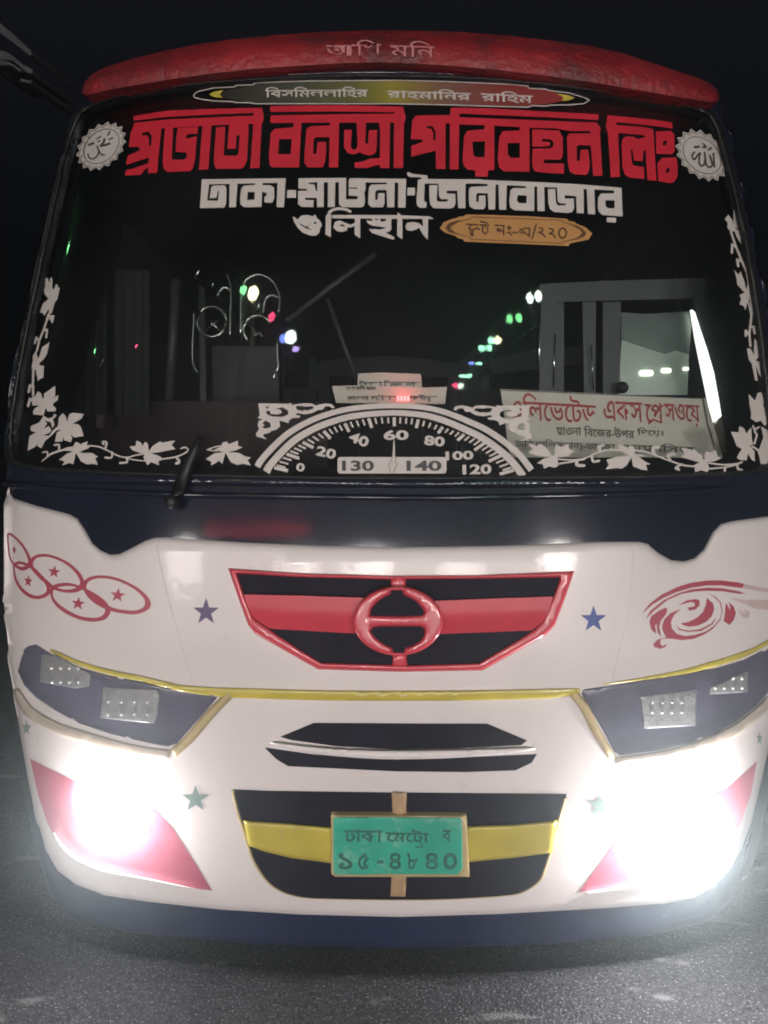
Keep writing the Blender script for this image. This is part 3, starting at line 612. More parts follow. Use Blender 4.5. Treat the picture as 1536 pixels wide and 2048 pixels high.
r_add += [G1(q) for q in (
    [(75, 130), (160, 130), (155, 405), (88, 405), (80, 240), (-20, 235), (-38, 250), (-38, 325), (-15, 325), (-10, 262), (55, 260), (58, 370), (35, 402), (-60, 400), (-105, 375), (-115, 300), (-112, 200), (-95, 172), (75, 165)],
    [(190, 140), (275, 140), (268, 408), (195, 405)],
    [(0, 100), (560, 122), (1000, 145), (1450, 182), (1448, 215), (1370, 210), (1170, 200), (880, 185), (560, 170), (270, 155), (0, 140)],
    [(470, 155), (557, 155), (555, 420), (350, 412), (310, 385), (300, 320), (310, 210), (335, 185), (470, 185)],
    [(585, 155), (658, 155), (662, 422), (588, 420)],
    [(695, 195), (770, 195), (778, 335), (800, 365), (875, 360), (880, 345), (815, 340), (795, 315), (788, 165), (1062, 180), (1062, 445), (990, 440), (985, 270), (870, 258), (868, 292), (960, 292), (965, 390), (945, 430), (900, 440), (760, 430), (715, 400), (700, 340)],
    [(1092, 185), (1172, 185), (1178, 455), (1105, 450)],
    [(1370, 205), (1450, 185), (1460, 475), (1390, 470), (1250, 460), (1215, 425), (1205, 380), (1210, 280), (1240, 240), (1370, 240)],
    [(1298, 485), (1392, 488), (1392, 538), (1298, 535)])]
r_hole = [E1([(540, 225), (612, 225), (608, 305), (535, 305)]), E1([(1060, 535), (1130, 580), (1180, 560), (1185, 545), (1150, 585), (1200, 615), (1140, 600), (1090, 570)]), E1([(1215, 535), (1245, 530), (1240, 552), (1218, 552)]),
          F1([(40, 575), (70, 555), (105, 570), (95, 580), (65, 572)]), F1([(395, 500), (440, 500), (430, 515)]), G1([(385, 258), (478, 262), (475, 340), (400, 338), (378, 315)]), G1([(1285, 310), (1378, 312), (1378, 392), (1310, 390), (1285, 365)])]
patch('route_lettering', r_add, M['vinyl'], bus, holes=r_hole, h=DH, grid=60)

# orange route plaque
O1 = lambda q: K(870, 420, 4.6545, q)
pq = patch('route_plaque', [O1([(45, 170), (80, 115), (150, 85), (210, 72), (215, 62), (275, 58), (280, 42), (500, 45), (900, 60), (1230, 82), (1240, 100), (1300, 110), (1310, 125), (1400, 160), (1465, 220), (1430, 275), (1310, 300), (1250, 315), (1245, 335), (900, 320), (270, 295), (265, 275), (205, 260), (200, 245), (90, 210)])], M['orange'], bus, h=DH, grid=40)
ln = []
ln += stroke(O1([(140, 165), (200, 115), (330, 82), (345, 64), (1180, 95), (1195, 115), (1330, 150), (1375, 210), (1330, 265), (1190, 295), (1180, 310), (340, 272), (320, 255), (180, 210), (140, 165)]), 1.5, False)
ln += [O1(q) for q in ([(95, 165), (135, 118), (200, 100), (250, 90), (190, 118), (140, 150), (138, 180), (175, 205), (250, 235), (190, 222), (130, 205)], [(1410, 215), (1375, 175), (1300, 140), (1200, 115), (1290, 150), (1360, 190), (1372, 215), (1350, 245), (1270, 275), (1200, 290), (1310, 275), (1390, 245)])]
for s in ([(290, 132), (400, 137)], [(335, 140), (315, 172), (350, 190), (352, 238)], [(350, 185), (395, 165), (412, 182)], [(330, 200), (340, 240)], [(425, 105), (490, 122)], [(420, 138), (500, 140)], [(447, 140), (440, 200), (465, 222), (492, 205), (490, 168), (472, 152)],
          [(560, 142), (645, 145)], [(575, 185), (590, 172), (612, 185), (600, 200), (580, 192)], [(638, 145), (640, 230)], [(608, 188), (640, 205)], [(675, 165), (690, 150), (706, 165), (692, 180), (675, 165)], [(672, 212), (692, 203), (712, 238)], [(722, 208), (765, 210)],
          [(795, 215), (788, 190), (810, 178), (826, 200), (815, 216)], [(826, 170), (880, 170), (880, 250)], [(826, 205), (880, 242)], [(943, 130), (902, 272)],
          [(970, 165), (1000, 172), (1005, 192), (965, 212), (995, 215), (1025, 248)], [(1068, 172), (1098, 180), (1103, 200), (1063, 220), (1093, 223), (1123, 256)], [(1188 + 36 * math.cos(t), 215 + 46 * math.sin(t)) for t in np.arange(17) * math.pi / 8]):
    ln += stroke(O1(s), 3.0)
patch('plaque_print', ln, M['brown'], pq, h=DH + .002, grid=60)

# the blessing plaque above the title, its colours run from dark olive through yellow to red
mg = bpy.data.materials.new('rainbow_sticker'); mg.use_nodes = True; nt = mg.node_tree; N = nt.nodes; L = nt.links
tc = N.new('ShaderNodeTexCoord'); sx = N.new('ShaderNodeSeparateXYZ'); mr = N.new('ShaderNodeMapRange'); mr.inputs[1].default_value = -.72; mr.inputs[2].default_value = .64
L.new(tc.outputs['Object'], sx.inputs[0]); L.new(sx.outputs[0], mr.inputs[0]); rp = N.new('ShaderNodeValToRGB'); L.new(mr.outputs[0], rp.inputs[0])
els = [(0, (.012, .010, .010)), (.12, (.025, .022, .018)), (.28, (.06, .065, .045)), (.42, (.12, .12, .04)), (.50, (.26, .22, .03)), (.56, (.22, .15, .05)), (.63, (.17, .08, .06)), (.75, (.20, .035, .03)), (.88, (.24, .028, .03)), (1, (.28, .02, .025))]
cr = rp.color_ramp
for i, (p, c) in enumerate(els):
    e = cr.elements[i] if i < 2 else cr.elements.new(p); e.position = p; e.color = (*c, 1)
cr.elements[1].position = .12
L.new(rp.outputs[0], N['Principled BSDF'].inputs['Base Color']); N['Principled BSDF'].inputs['Roughness'].default_value = .5
H1 = lambda q: K(370, 150, 3.572, q)
I1 = lambda q: K(790, 150, 3.572, q)
body_ = H1([(240, 142), (300, 105), (400, 92), (500, 60), (900, 46), (1536, 42)]) + I1([(300, 50), (850, 72), (950, 84), (955, 98), (1080, 104), (1160, 130), (1205, 158), (1195, 185), (1090, 208), (960, 222), (850, 222), (400, 210), (0, 200)]) + H1([(1200, 196), (900, 200), (480, 196), (350, 178), (270, 162)])
bp_ = patch('blessing_plaque', [body_], mg, bus, h=DH, grid=30)
for q in (H1([(170, 140), (210, 118), (275, 106), (248, 140), (268, 162), (210, 158)]), I1([(1285, 165), (1240, 145), (1150, 130), (1205, 160), (1192, 185), (1240, 180)])): patch('plaque_tip', [q], M['yellow'], bp_, h=DH + .001, grid=40)
ol = H1([(60, 148), (72, 130), (100, 115), (200, 93), (355, 85), (365, 74), (490, 70), (500, 55), (900, 42), (1536, 38)]) + I1([(400, 48), (850, 68), (950, 80), (955, 95), (1080, 100), (1090, 110), (1250, 130), (1350, 160), (1388, 178), (1350, 205), (1250, 213), (1100, 215), (1090, 222), (975, 218), (960, 230), (850, 228), (400, 214), (0, 205)]) + H1([(900, 205), (490, 205), (480, 197), (360, 197), (350, 190), (200, 185), (100, 170), (72, 162), (60, 148)])
patch('plaque_outline', stroke(ol, 2.0, False), M['vinyl'], bp_, h=DH + .001, grid=60)
pp = []
def H2(x, y): return [(370 + x / 3.572, 150 + y / 3.572)]
text('plaque_lettering', 'িবসিমললািহর', M['vinyl'], bp_, (530, 174), (206, -1), (0, 22), h=DH + .002, bold=.015)
text('plaque_lettering', 'রাহমািনর', M['vinyl'], bp_, (774, 175), (168, 5), (0, 22), h=DH + .002, bold=.015)
text('plaque_lettering', 'রািহম', M['vinyl'], bp_, (962, 180), (104, 5), (0, 23), h=DH + .002, bold=.015)
text('brow_lettering', 'আিখ', mat('pink_hand_lettering', (.55, .22, .22), .6), brow, (651, 81), (112, -2), (0, 31), h=.082)
text('brow_lettering', 'মিন', bpy.data.materials['pink_hand_lettering'], brow, (780, 80), (90, 3), (0, 32), h=.082)

# the two round badges
def badge(cx, cy, rx, ry, ang, n, strokes, lab):
    ca, sa = math.cos(ang), math.sin(ang)
    E_ = lambda k, t: (cx + k * (rx * math.cos(t) * ca - ry * math.sin(t) * sa), cy + k * (rx * math.cos(t) * sa + ry * math.sin(t) * ca))
    z = [E_(1.0 if i % 2 == 0 else .86, i * math.pi / n) for i in range(2 * n)]
    b = patch('badge', [z], M['vinyl'], bus, h=DH, grid=30)
    part_label(b, lab)
    l = stroke([E_(.92 if i % 2 == 0 else .79, i * math.pi / n) for i in range(2 * n + 1)], 1.1, False) + stroke([E_(.70, i * math.pi / 24) for i in range(49)], 1.5, False)
    for s, wd in strokes: l += stroke(s, wd)
    patch('calligraphy', l, M['darkline'], b, h=DH + .0015, grid=60)
J1 = lambda q: K(140, 230, 12.8, q)
J2 = lambda q: K(1340, 245, 11.815, q)
badge(202.5, 292.5, 58, 41, math.radians(-43), 17, [(J1(spl([(690, 800), (730, 900), (800, 1010), (880, 1015)], False, 4)), 3.2), (J1(spl([(740, 930), (690, 1050), (580, 1120), (490, 1090), (455, 1000)], False, 4)), 3.0), (J1([(480, 760), (600, 720)]), 4.5), (J1([(880, 620), (860, 700), (780, 790), (900, 770), (1010, 730)]), 4.5), (J1([(1020, 420), (970, 520)]), 3), (J1([(680, 610), (780, 550)]), 2.5), (J1([(1000, 630), (1090, 580)]), 3), (J1([(710, 680), (770, 660)]), 2.5), (J1([(470, 590), (520, 560)]), 2)], 'round white badge with dark calligraphy at the left end of the title')
badge(1404.5, 310.5, 62, 44, math.radians(43), 17, [(J2([(1030, 730), (1050, 1050)]), 3.6), (J2(spl([(940, 780), (980, 900), (1000, 1000), (940, 1060), (860, 1000), (835, 850), (820, 710)], False, 4)), 3.6), (J2(spl([(830, 900), (800, 1000), (740, 1020), (690, 950), (690, 850), (710, 720), (640, 790), (580, 870), (530, 830), (530, 760), (580, 700)], False, 4)), 3.6), (J2([(590, 580), (680, 570)]), 5), (J2([(790, 500), (850, 570)]), 3.5), (J2([(910, 640), (980, 600)]), 4), (J2([(770, 580), (850, 590)]), 3)], 'round white badge with dark calligraphy at the right end of the title')

# vine stickers
V1 = lambda q: K(20, 540, 5.12, q)
V2 = lambda q: K(40, 840, 3.2, q)
V3 = lambda q: K(1040, 860, 3.097, q)
V4 = lambda q: K(1420, 410, 3.938, q)
va = [V1(q) for q in ([(362, 85), (388, 82), (400, 130), (415, 78), (432, 75), (435, 190), (450, 200), (470, 145), (488, 150), (490, 178), (512, 180), (490, 270), (490, 290), (455, 340), (430, 440), (400, 460), (395, 390), (375, 440), (350, 470), (338, 442), (305, 435), (340, 340), (395, 295), (352, 240), (348, 200), (362, 170)],
    [(400, 460), (455, 465), (440, 540), (425, 545), (412, 505), (395, 520)], [(405, 735), (380, 860), (340, 920), (300, 955), (310, 980), (348, 980), (345, 1050), (340, 1105), (300, 1120), (290, 1145), (272, 1080), (265, 1025), (218, 1010), (235, 920), (232, 880), (265, 830), (290, 910), (330, 790)],
    [(285, 1240), (320, 1265), (330, 1310), (345, 1320), (350, 1265), (400, 1230), (462, 1185), (465, 1290), (420, 1320), (495, 1280), (490, 1330), (440, 1370), (440, 1385), (470, 1415), (470, 1445), (385, 1450), (365, 1410), (345, 1490), (240, 1480), (232, 1450), (260, 1410), (300, 1390), (240, 1385), (250, 1310)],
    [(540, 1465), (575, 1505), (582, 1560), (605, 1480), (640, 1462), (755, 1475), (735, 1520), (640, 1575), (700, 1580), (725, 1610), (755, 1700), (660, 1715), (612, 1680), (640, 1720), (620, 1765), (550, 1740), (545, 1700), (535, 1755), (460, 1760), (480, 1660), (530, 1640), (440, 1640), (490, 1600), (500, 1510)],
    [(345, 1490), (300, 1560), (210, 1600), (215, 1650), (265, 1660), (200, 1700), (180, 1850), (260, 1810), (290, 1760), (275, 1800), (320, 1825), (360, 1750), (420, 1700), (480, 1640), (440, 1640), (400, 1700), (345, 1690), (400, 1670), (425, 1640), (400, 1600), (350, 1620), (380, 1570), (350, 1540), (420, 1560), (430, 1620), (455, 1590), (440, 1530), (480, 1490), (450, 1470), (440, 1505), (390, 1520)])]
for s, wd in (([(395, 450), (350, 600), (300, 720), (275, 830)], 4), ([(240, 1020), (235, 1150), (240, 1380)], 4.5), ([(350, 620), (380, 610), (370, 690)], 4), ([(255, 750), (270, 690), (300, 730)], 4), ([(190, 1250), (205, 1180), (235, 1200)], 5), ([(185, 1395), (205, 1320), (235, 1340)], 5)):
    va += stroke(V1(s), wd)
va += [V2(q) for q in ([(435, 135), (425, 165), (450, 160), (440, 180), (380, 205), (410, 212), (460, 210), (500, 235), (480, 245), (500, 288), (460, 280), (430, 285), (390, 265), (358, 210), (340, 285), (320, 275), (270, 290), (285, 265), (250, 255), (300, 215), (340, 200), (250, 195), (300, 175), (340, 168), (355, 140), (375, 145), (385, 155)],
    [(745, 130), (775, 145), (785, 165), (800, 140), (818, 150), (825, 200), (850, 165), (900, 135), (905, 145), (995, 130), (970, 160), (995, 185), (900, 205), (840, 212), (900, 235), (915, 255), (885, 262), (890, 290), (840, 270), (815, 290), (790, 240), (800, 210), (770, 212), (720, 195), (700, 170), (740, 165)],
    [(1325, 138), (1335, 155), (1395, 132), (1395, 165), (1425, 175), (1380, 195), (1330, 205), (1400, 210), (1440, 232), (1480, 240), (1455, 255), (1478, 292), (1430, 280), (1390, 288), (1350, 270), (1315, 210), (1295, 280), (1275, 262), (1220, 292), (1225, 268), (1190, 250), (1240, 215), (1300, 205), (1240, 190), (1290, 170), (1295, 145)])]
for s, wd in (([(140, 265), (200, 215), (260, 195), (330, 180)], [1.5, 4, 4, 5]), ([(430, 165), (500, 170), (560, 195), (620, 225), (680, 240), (740, 225), (800, 215)], 3), ([(680, 245), (750, 258), (800, 262)], 2.5), ([(900, 250), (980, 240), (1040, 220), (1075, 195), (1060, 175), (1030, 182)], 3), ([(250, 190), (250, 160), (222, 160)], 4), ([(175, 230), (175, 205), (145, 208)], 3), ([(545, 185), (555, 145), (530, 140), (535, 155)], 4), ([(590, 205), (585, 240), (545, 240)], 4), ([(680, 240), (685, 270), (640, 275)], 4), ([(1005, 245), (1020, 268), (1000, 278)], 5), ([(1200, 190), (1250, 172), (1300, 165)], 2.5), ([(1195, 190), (1260, 200)], 2)):
    va += stroke(V2(spl(s, False, 3) if len(s) > 2 and not isinstance(wd, list) else s), wd)
patch('vine_decal', va, M['vinyl'], bus, h=DH, grid=60)
vb = [V3(q) for q in ([(48, 85), (80, 88), (100, 100), (130, 85), (170, 115), (200, 160), (215, 150), (215, 100), (240, 95), (245, 110), (300, 85), (305, 125), (335, 130), (300, 160), (230, 170), (240, 220), (215, 235), (180, 225), (150, 240), (140, 212), (105, 205), (150, 175), (200, 168), (110, 160), (50, 140), (80, 115)],
    [(610, 92), (640, 92), (665, 115), (680, 95), (708, 105), (710, 150), (790, 160), (700, 165), (740, 170), (775, 195), (810, 212), (780, 215), (790, 250), (750, 245), (700, 225), (690, 170), (660, 220), (630, 240), (600, 235), (530, 245), (550, 215), (535, 185), (600, 165), (680, 160), (620, 125)],
    [(995, 108), (1040, 118), (1060, 130), (1075, 118), (1120, 150), (1140, 185), (1150, 130), (1175, 140), (1215, 125), (1225, 165), (1250, 175), (1200, 195), (1160, 200), (1175, 240), (1160, 262), (1120, 250), (1085, 262), (1080, 230), (1065, 225), (1110, 200), (1040, 180), (1000, 170), (1020, 145)])]
for s, wd in (([(235, 180), (320, 185), (400, 175), (480, 140), (560, 122), (620, 125)], 3), ([(245, 208), (330, 195), (400, 180)], 3.5), ([(700, 125), (780, 135), (860, 165), (940, 195), (1010, 218), (1075, 225)], 3.5), ([(1170, 205), (1260, 215), (1340, 210), (1375, 200)], 3.5), ([(1170, 240), (1260, 232), (1340, 215)], 3.5), ([(500, 125), (485, 105), (515, 95)], 5), ([(445, 165), (455, 195), (490, 190)], 5), ([(360, 185), (350, 215), (395, 220)], 6), ([(830, 145), (825, 110), (860, 108)], 6), ([(930, 185), (915, 155), (955, 150)], 5), ([(1000, 212), (965, 235), (985, 245)], 5), ([(1270, 235), (1270, 260), (1300, 268)], 5), ([(1345, 210), (1350, 240), (1375, 250)], 5)):
    vb += stroke(V3(spl(s, False, 3) if len(s) > 2 else s), wd)
vb += [V4(q) for q in ([(145, 75), (175, 120), (185, 160), (185, 35), (205, 75), (235, 40), (245, 110), (240, 165), (200, 190), (240, 200), (265, 240), (285, 300), (265, 300), (255, 325), (220, 270), (195, 210), (160, 205), (135, 180), (140, 140), (115, 110)],
    [(190, 510), (225, 550), (240, 520), (270, 600), (285, 670), (300, 600), (335, 635), (335, 690), (345, 720), (310, 740), (290, 780), (280, 830), (265, 795), (232, 785), (245, 740), (232, 710), (275, 690), (215, 630), (210, 580)],
    [(290, 1130), (320, 1130), (345, 1180), (350, 1050), (375, 1080), (395, 1055), (400, 1110), (405, 1170), (360, 1225), (405, 1240), (415, 1280), (430, 1330), (410, 1370), (385, 1330), (360, 1260), (375, 1385), (355, 1380), (330, 1250), (305, 1220)],
    [(305, 1490), (355, 1540), (375, 1480), (405, 1475), (425, 1540), (420, 1590), (440, 1590), (445, 1640), (450, 1720), (430, 1740), (400, 1700), (360, 1710), (320, 1680), (325, 1640), (310, 1570)],
    [(165, 1785), (225, 1790), (230, 1740), (270, 1760), (285, 1800), (325, 1750), (330, 1840), (340, 1890), (310, 1890), (350, 1940), (355, 2020), (330, 2010), (300, 1960), (290, 2010), (240, 2010), (210, 1990), (250, 1920), (210, 1900)],
    [(400, 1740), (460, 1780), (470, 2040), (400, 2040), (380, 1940), (420, 1830)])]
for s, wd in (([(165, 210), (205, 330), (250, 440), (290, 530), (305, 620)], 4.5), ([(205, 330), (175, 310), (172, 375)], 5), ([(240, 440), (215, 430), (222, 480)], 5), ([(290, 520), (305, 495), (312, 525)], 5), ([(320, 740), (330, 850), (318, 950), (310, 1010), (318, 1110)], 4.5), ([(300, 760), (325, 870)], 3), ([(330, 860), (350, 850), (360, 900)], 5), ([(325, 960), (345, 960), (352, 1010)], 5), ([(305, 1020), (282, 990), (282, 1030)], 5), ([(340, 1740), (350, 1770), (385, 1750)], 4), ([(350, 1780), (370, 1810), (350, 1880)], 4), ([(330, 1900), (380, 1930), (400, 1990)], 4)):
    vb += stroke(V4(s), wd)
patch('vine_decal', vb, M['vinyl'], bus, h=DH, grid=60)

# speedometer sticker
arc = spl([(509, 930), (519.5, 914), (549, 882.5), (578, 858.5), (617, 837), (656, 822.5), (695, 813), (740, 808), (788, 806.5), (832, 808), (866, 812.5), (900, 822), (938, 837), (976, 854.5), (1014, 880), (1044, 906), (1068, 936)], False, 6)
AA = np.array(arc); tt = np.gradient(AA, axis=0); tt /= np.linalg.norm(tt, axis=1, keepdims=True); nn_ = np.stack([-tt[:, 1], tt[:, 0]], -1)
ss = np.abs(np.linspace(-1, 1, len(AA)))[:, None]
def ring(a0, a1, b0, b1): return [tuple(p) for p in AA + nn_ * (a0 + (a1 - a0) * ss)] + [tuple(p) for p in (AA + nn_ * (b0 + (b1 - b0) * ss))[::-1]]
ga = [ring(0, 0, 10, 13), ring(13.5, 20, 24.5, 35)]
L8 = lambda q: K(500, 790, 5.12, q)
R8 = lambda q: K(780, 790, 5.12, q)
mj = [L8(q) for q in ([(250, 745), (390, 775)], [(375, 605), (505, 650)], [(540, 485), (650, 540)], [(755, 370), (825, 445)], [(970, 290), (1015, 378)], [(1215, 240), (1248, 335)], [(1478, 228), (1478, 320)])]
mj += [R8(q) for q in ([(290, 250), (270, 340)], [(540, 325), (495, 390)], [(760, 405), (690, 465)], [(970, 490), (865, 565)], [(1135, 620), (1010, 680)], [(1265, 770), (1125, 810)])]
out_ = spl([m_[0] for m_ in mj], False, 4); inn_ = spl([m_[1] for m_ in mj], False, 4)
for i, (a, b) in enumerate(zip(out_, inn_)):
    a, b = np.array(a), np.array(b); k = 1 if i % 4 == 0 else .66
    ga += stroke([tuple(a), tuple(a + (b - a) * k)], 6.4 if i % 4 == 0 else 3.6, False)
def rrect(x0, y0, x1, y1, r): return [(cx + r * math.cos(t), cy + r * math.sin(t)) for cx, cy, a in ((x1 - r, y1 - r, 0), (x0 + r, y1 - r, 1), (x0 + r, y0 + r, 2), (x1 - r, y0 + r, 3)) for t in np.linspace(a * math.pi / 2, (a + 1) * math.pi / 2, 5)]
ga += [rrect(675, 914, 893, 947, 6), [(787, 881), (789.3, 881), (790, 914), (785, 914)]]
gd = patch('gauge_decal', ga, M['vinyl'], bus, h=DH, grid=60)
for s, cx, cy, wd, ht, an in (('0', 601, 934.5, 17, 17, 12), ('20', 652.5, 905, 40, 20, 14), ('40', 718, 879, 40, 21, 20), ('60', 792, 870, 50, 20, 0), ('80', 869, 882, 41, 20, 5), ('100', 919, 911, 56, 18, -2), ('120', 954, 938.5, 58, 20, -1)):
    a = math.radians(an); u = np.array([math.cos(a), math.sin(a)]) * wd; v = np.array([-math.sin(a), math.cos(a)]) * ht
    text('gauge_number', s, M['vinyl'], gd, np.array([cx, cy]) - u / 2 - v / 2, u, v, h=DH, bold=.035)
text('gauge_number', '130', M['blackprint'], gd, (684, 921), (64, 0), (0, 21), h=DH + .002, bold=.03)
text('gauge_number', '140', M['blackprint'], gd, (813, 921), (70, 0), (0, 21), h=DH + .002, bold=.03)
patch('needle_outline', stroke([(785, 914), (782, 922), (777, 930), (780, 940), (780, 946)], 1.0, False) + stroke([(790, 914), (791, 922), (795, 930), (789, 938), (788, 946)], 1.0, False), M['darkline'], gd, h=DH + .002, grid=60)
fl = [(85, 85), (400, 90), (415, 75), (430, 105), (470, 95), (560, 85), (640, 90), (670, 110), (720, 95), (780, 85), (840, 95), (868, 130), (845, 140), (810, 115), (770, 115), (740, 155), (700, 150), (640, 185), (560, 198), (480, 185), (470, 205), (520, 215), (500, 235), (440, 235), (400, 260), (395, 290), (340, 270), (300, 265), (310, 320), (270, 355), (215, 370), (200, 390), (140, 400), (135, 420), (175, 455), (120, 440), (65, 425), (60, 395), (80, 370), (95, 345), (78, 310), (90, 265), (130, 250), (75, 235), (100, 210)]
fh = [[(150, 120), (200, 115), (180, 140)], [(260, 140), (330, 125), (390, 160), (390, 200), (330, 225), (230, 220), (170, 195), (165, 165), (200, 160), (215, 195), (290, 200), (330, 180), (310, 150)], [(470, 112), (530, 112), (560, 120), (640, 115), (655, 135), (590, 160), (545, 150), (550, 165), (480, 150)], [(125, 290), (160, 260), (210, 290), (210, 330), (160, 345), (120, 330), (150, 310)]]
patch('corner_decal', [L8(fl)], M['vinyl'], bus, holes=[L8(q) for q in fh], h=DH, grid=60)
mir = lambda q: [(1576 - x, y + 4) for x, y in q]
patch('corner_decal', [mir(L8(fl))], M['vinyl'], bus, holes=[mir(L8(q)) for q in fh], h=DH, grid=60)

# ------------------------------------------------------------------ decals on the white panel
PH = HW + .0015
Q1 = lambda q: K(0, 1050, 4.8, q)
R_ = [([(800, 560), (850, 505), (970, 483), (1130, 510), (1300, 590), (1410, 680), (1448, 760), (1410, 820), (1280, 858), (1060, 825), (900, 745), (815, 650)], [(830, 580), (870, 530), (980, 510), (1130, 538), (1280, 610), (1370, 690), (1392, 750), (1360, 800), (1260, 822), (1070, 790), (930, 700), (845, 635)]),
      ([(480, 640), (510, 580), (620, 555), (740, 575), (900, 650), (1010, 730), (1058, 810), (1050, 860), (1000, 910), (880, 928), (740, 900), (600, 830), (510, 740)], [(505, 650), (540, 605), (640, 585), (740, 600), (880, 670), (980, 750), (1008, 810), (1000, 850), (950, 885), (870, 890), (750, 868), (620, 800), (535, 730)]),
      ([(275, 370), (310, 310), (380, 280), (500, 290), (640, 350), (750, 440), (805, 530), (810, 590), (750, 640), (640, 650), (520, 620), (420, 550), (320, 450)], [(315, 380), (340, 325), (400, 305), (500, 315), (630, 375), (720, 455), (765, 530), (760, 575), (710, 610), (630, 620), (530, 595), (450, 530), (345, 440)]),
      ([(125, 400), (150, 360), (200, 350), (300, 390), (400, 480), (470, 570), (480, 650), (440, 690), (360, 712), (270, 690), (190, 620), (140, 520)], [(140, 410), (165, 380), (210, 378), (290, 415), (380, 500), (440, 580), (448, 630), (420, 660), (360, 680), (290, 662), (210, 600), (155, 510)]),
      ([(75, 78), (150, 115), (230, 200), (290, 310), (300, 380), (260, 425), (200, 435), (135, 390), (90, 320), (72, 200)], [(82, 98), (140, 130), (215, 215), (262, 310), (268, 360), (240, 395), (190, 400), (140, 370), (100, 310), (82, 200)])]
for a, b in R_: patch('ring_decal', [Q1(spl(a, True, 5))], M['decal_red'], bus, holes=[Q1(spl(b, True, 5))], h=PH, grid=60, step=8)
def star(cx, cy, rx, ry, m, rot=0, nm='star_decal', lab=None):
    q = [(cx + rx * (1 if i % 2 == 0 else .40) * math.sin(i * math.pi / 5 + rot), cy - ry * (1 if i % 2 == 0 else .40) * math.cos(i * math.pi / 5 + rot)) for i in range(10)]
    o = patch(nm, [q], m, bus, h=PH, grid=60)
    if lab: o['label'] = lab
for cx, cy, rx, ry in ((520, 450, 62, 64), (270, 540, 42, 62), (750, 755, 68, 66), (1130, 675, 76, 72), (135, 240, 22, 45)):
    x, y = Q1([(cx, cy)])[0]; star(x, y, rx / 4.8, ry / 4.8, M['decal_red'], .12)
star(412, 1224, 27, 28, M['purple'], 0, lab='purple star beside the left end of the grille')
star(1187, 1239, 27, 28, M['blue'], 0, lab='blue star beside the right end of the grille')
star(391, 1598, 28, 28, M['greenstar'], 0, lab='grey green star left of the lower grille')
star(1199, 1611, 26, 27, M['greenstar'], .05, lab='grey green star right of the lower grille')
star(53, 1456, 10, 17, M['greenstar'], .05); star(1519, 1477, 7, 15, M['greenstar'], .05)
W1 = lambda q: K(1270, 1140, 5.7744, q)
sw = [[(90, 490), (170, 390), (300, 290), (480, 200), (640, 150), (830, 122), (1000, 120), (1200, 145), (1260, 160), (1240, 208), (1200, 205), (1000, 178), (830, 178), (650, 205), (480, 255), (330, 320), (200, 400), (100, 490)],
      [(120, 570), (180, 470), (330, 350), (500, 270), (650, 225), (830, 205), (1000, 210), (1200, 245), (1280, 275), (1200, 275), (1000, 245), (840, 240), (700, 248), (540, 275), (380, 345), (220, 470), (150, 540)],
      [(830, 265), (920, 300), (990, 370), (1012, 470), (990, 570), (900, 680), (800, 745), (680, 795), (540, 810), (430, 795), (370, 790), (300, 800), (290, 850), (320, 880), (370, 850), (350, 890), (290, 910), (220, 890), (215, 850), (270, 800), (360, 780), (320, 700), (315, 640), (340, 570), (410, 500), (530, 450), (450, 520), (415, 600), (425, 670), (480, 735), (580, 765), (700, 750), (820, 710), (920, 640), (985, 560), (1003, 470), (975, 370), (900, 300)],
      [(830, 320), (870, 360), (900, 380), (915, 450), (890, 530), (820, 600), (720, 645), (620, 655), (560, 640), (530, 615), (620, 600), (720, 550), (790, 480), (820, 400)],
      [(500, 410), (600, 350), (700, 335), (745, 350), (745, 410), (700, 455), (630, 470), (605, 435), (640, 430), (690, 420), (690, 380), (640, 368)],
      [(350, 435), (375, 450), (360, 510), (300, 580), (280, 660), (300, 770), (260, 720), (250, 620), (230, 640), (245, 740), (190, 690), (168, 600), (190, 530), (280, 470)],
      [(470, 630), (520, 680), (620, 700), (750, 685), (880, 620), (940, 540), (900, 625), (760, 705), (620, 715), (510, 695)],
      [(1050, 380), (1085, 440), (1100, 470), (1100, 420), (1075, 370), (1140, 420), (1165, 500), (1140, 580), (1090, 635), (1025, 590), (1040, 500)]]
sd = patch('swirl_decal', [W1(q) for q in sw], M['decal_red'], bus, h=PH, grid=60, step=6)
patch('worn_end', [W1(q) for q in ([(1260, 160), (1400, 190), (1536, 215), (1590, 225), (1590, 265), (1536, 255), (1400, 240), (1240, 208)], [(1195, 445), (1280, 510), (1260, 450), (1330, 490), (1310, 555), (1250, 550), (1210, 510)], [(1080, 315), (1250, 345), (1536, 345), (1600, 345), (1600, 455), (1536, 460), (1400, 450), (1250, 390)])], M['decal_pale'], sd, h=PH, grid=60)
# ------------------------------------------------------------------ wiper, latch, cab seen through the glass
wp = hit(np.array([(402, 872), (388, 905), (372, 945), (356, 980), (344, 1004)]), .035)[0]
wb = MB(); wb.tube([tuple(p) for p in wp], [.010, .013, .017, .022, .024], 8); wb.ball(tuple(wp[-1]), .024); wb.build('wiper', M['wiper'], bus, True)
dz = 1.60
MB().box((-1.12, .42, 1.36), (1.12, 1.0, dz)).build('dashboard', M['dash'], bus)
a, b = at(150, 800, 1.25), at(655, 800, 1.25)
MB().box((a[0], 1.25, 1.3), (b[0], 1.75, a[2])).build('engine_cover', M['dash'], bus)
a, b = at(420, 690, 1.9), at(555, 690, 1.9)
MB().box((a[0], 1.95, 1.4), (b[0], 2.1, a[2])).build('seat_back', M['cabgrey'], bus)
a, b = at(690, 600, 2.6), at(880, 752, 2.6)
for x in (-.75, .0, .7):
    MB().box((x - .22, 3.2, 1.0), (x + .22, 3.35, 2.05)).build('seat_back', M['cabdark'], bus)
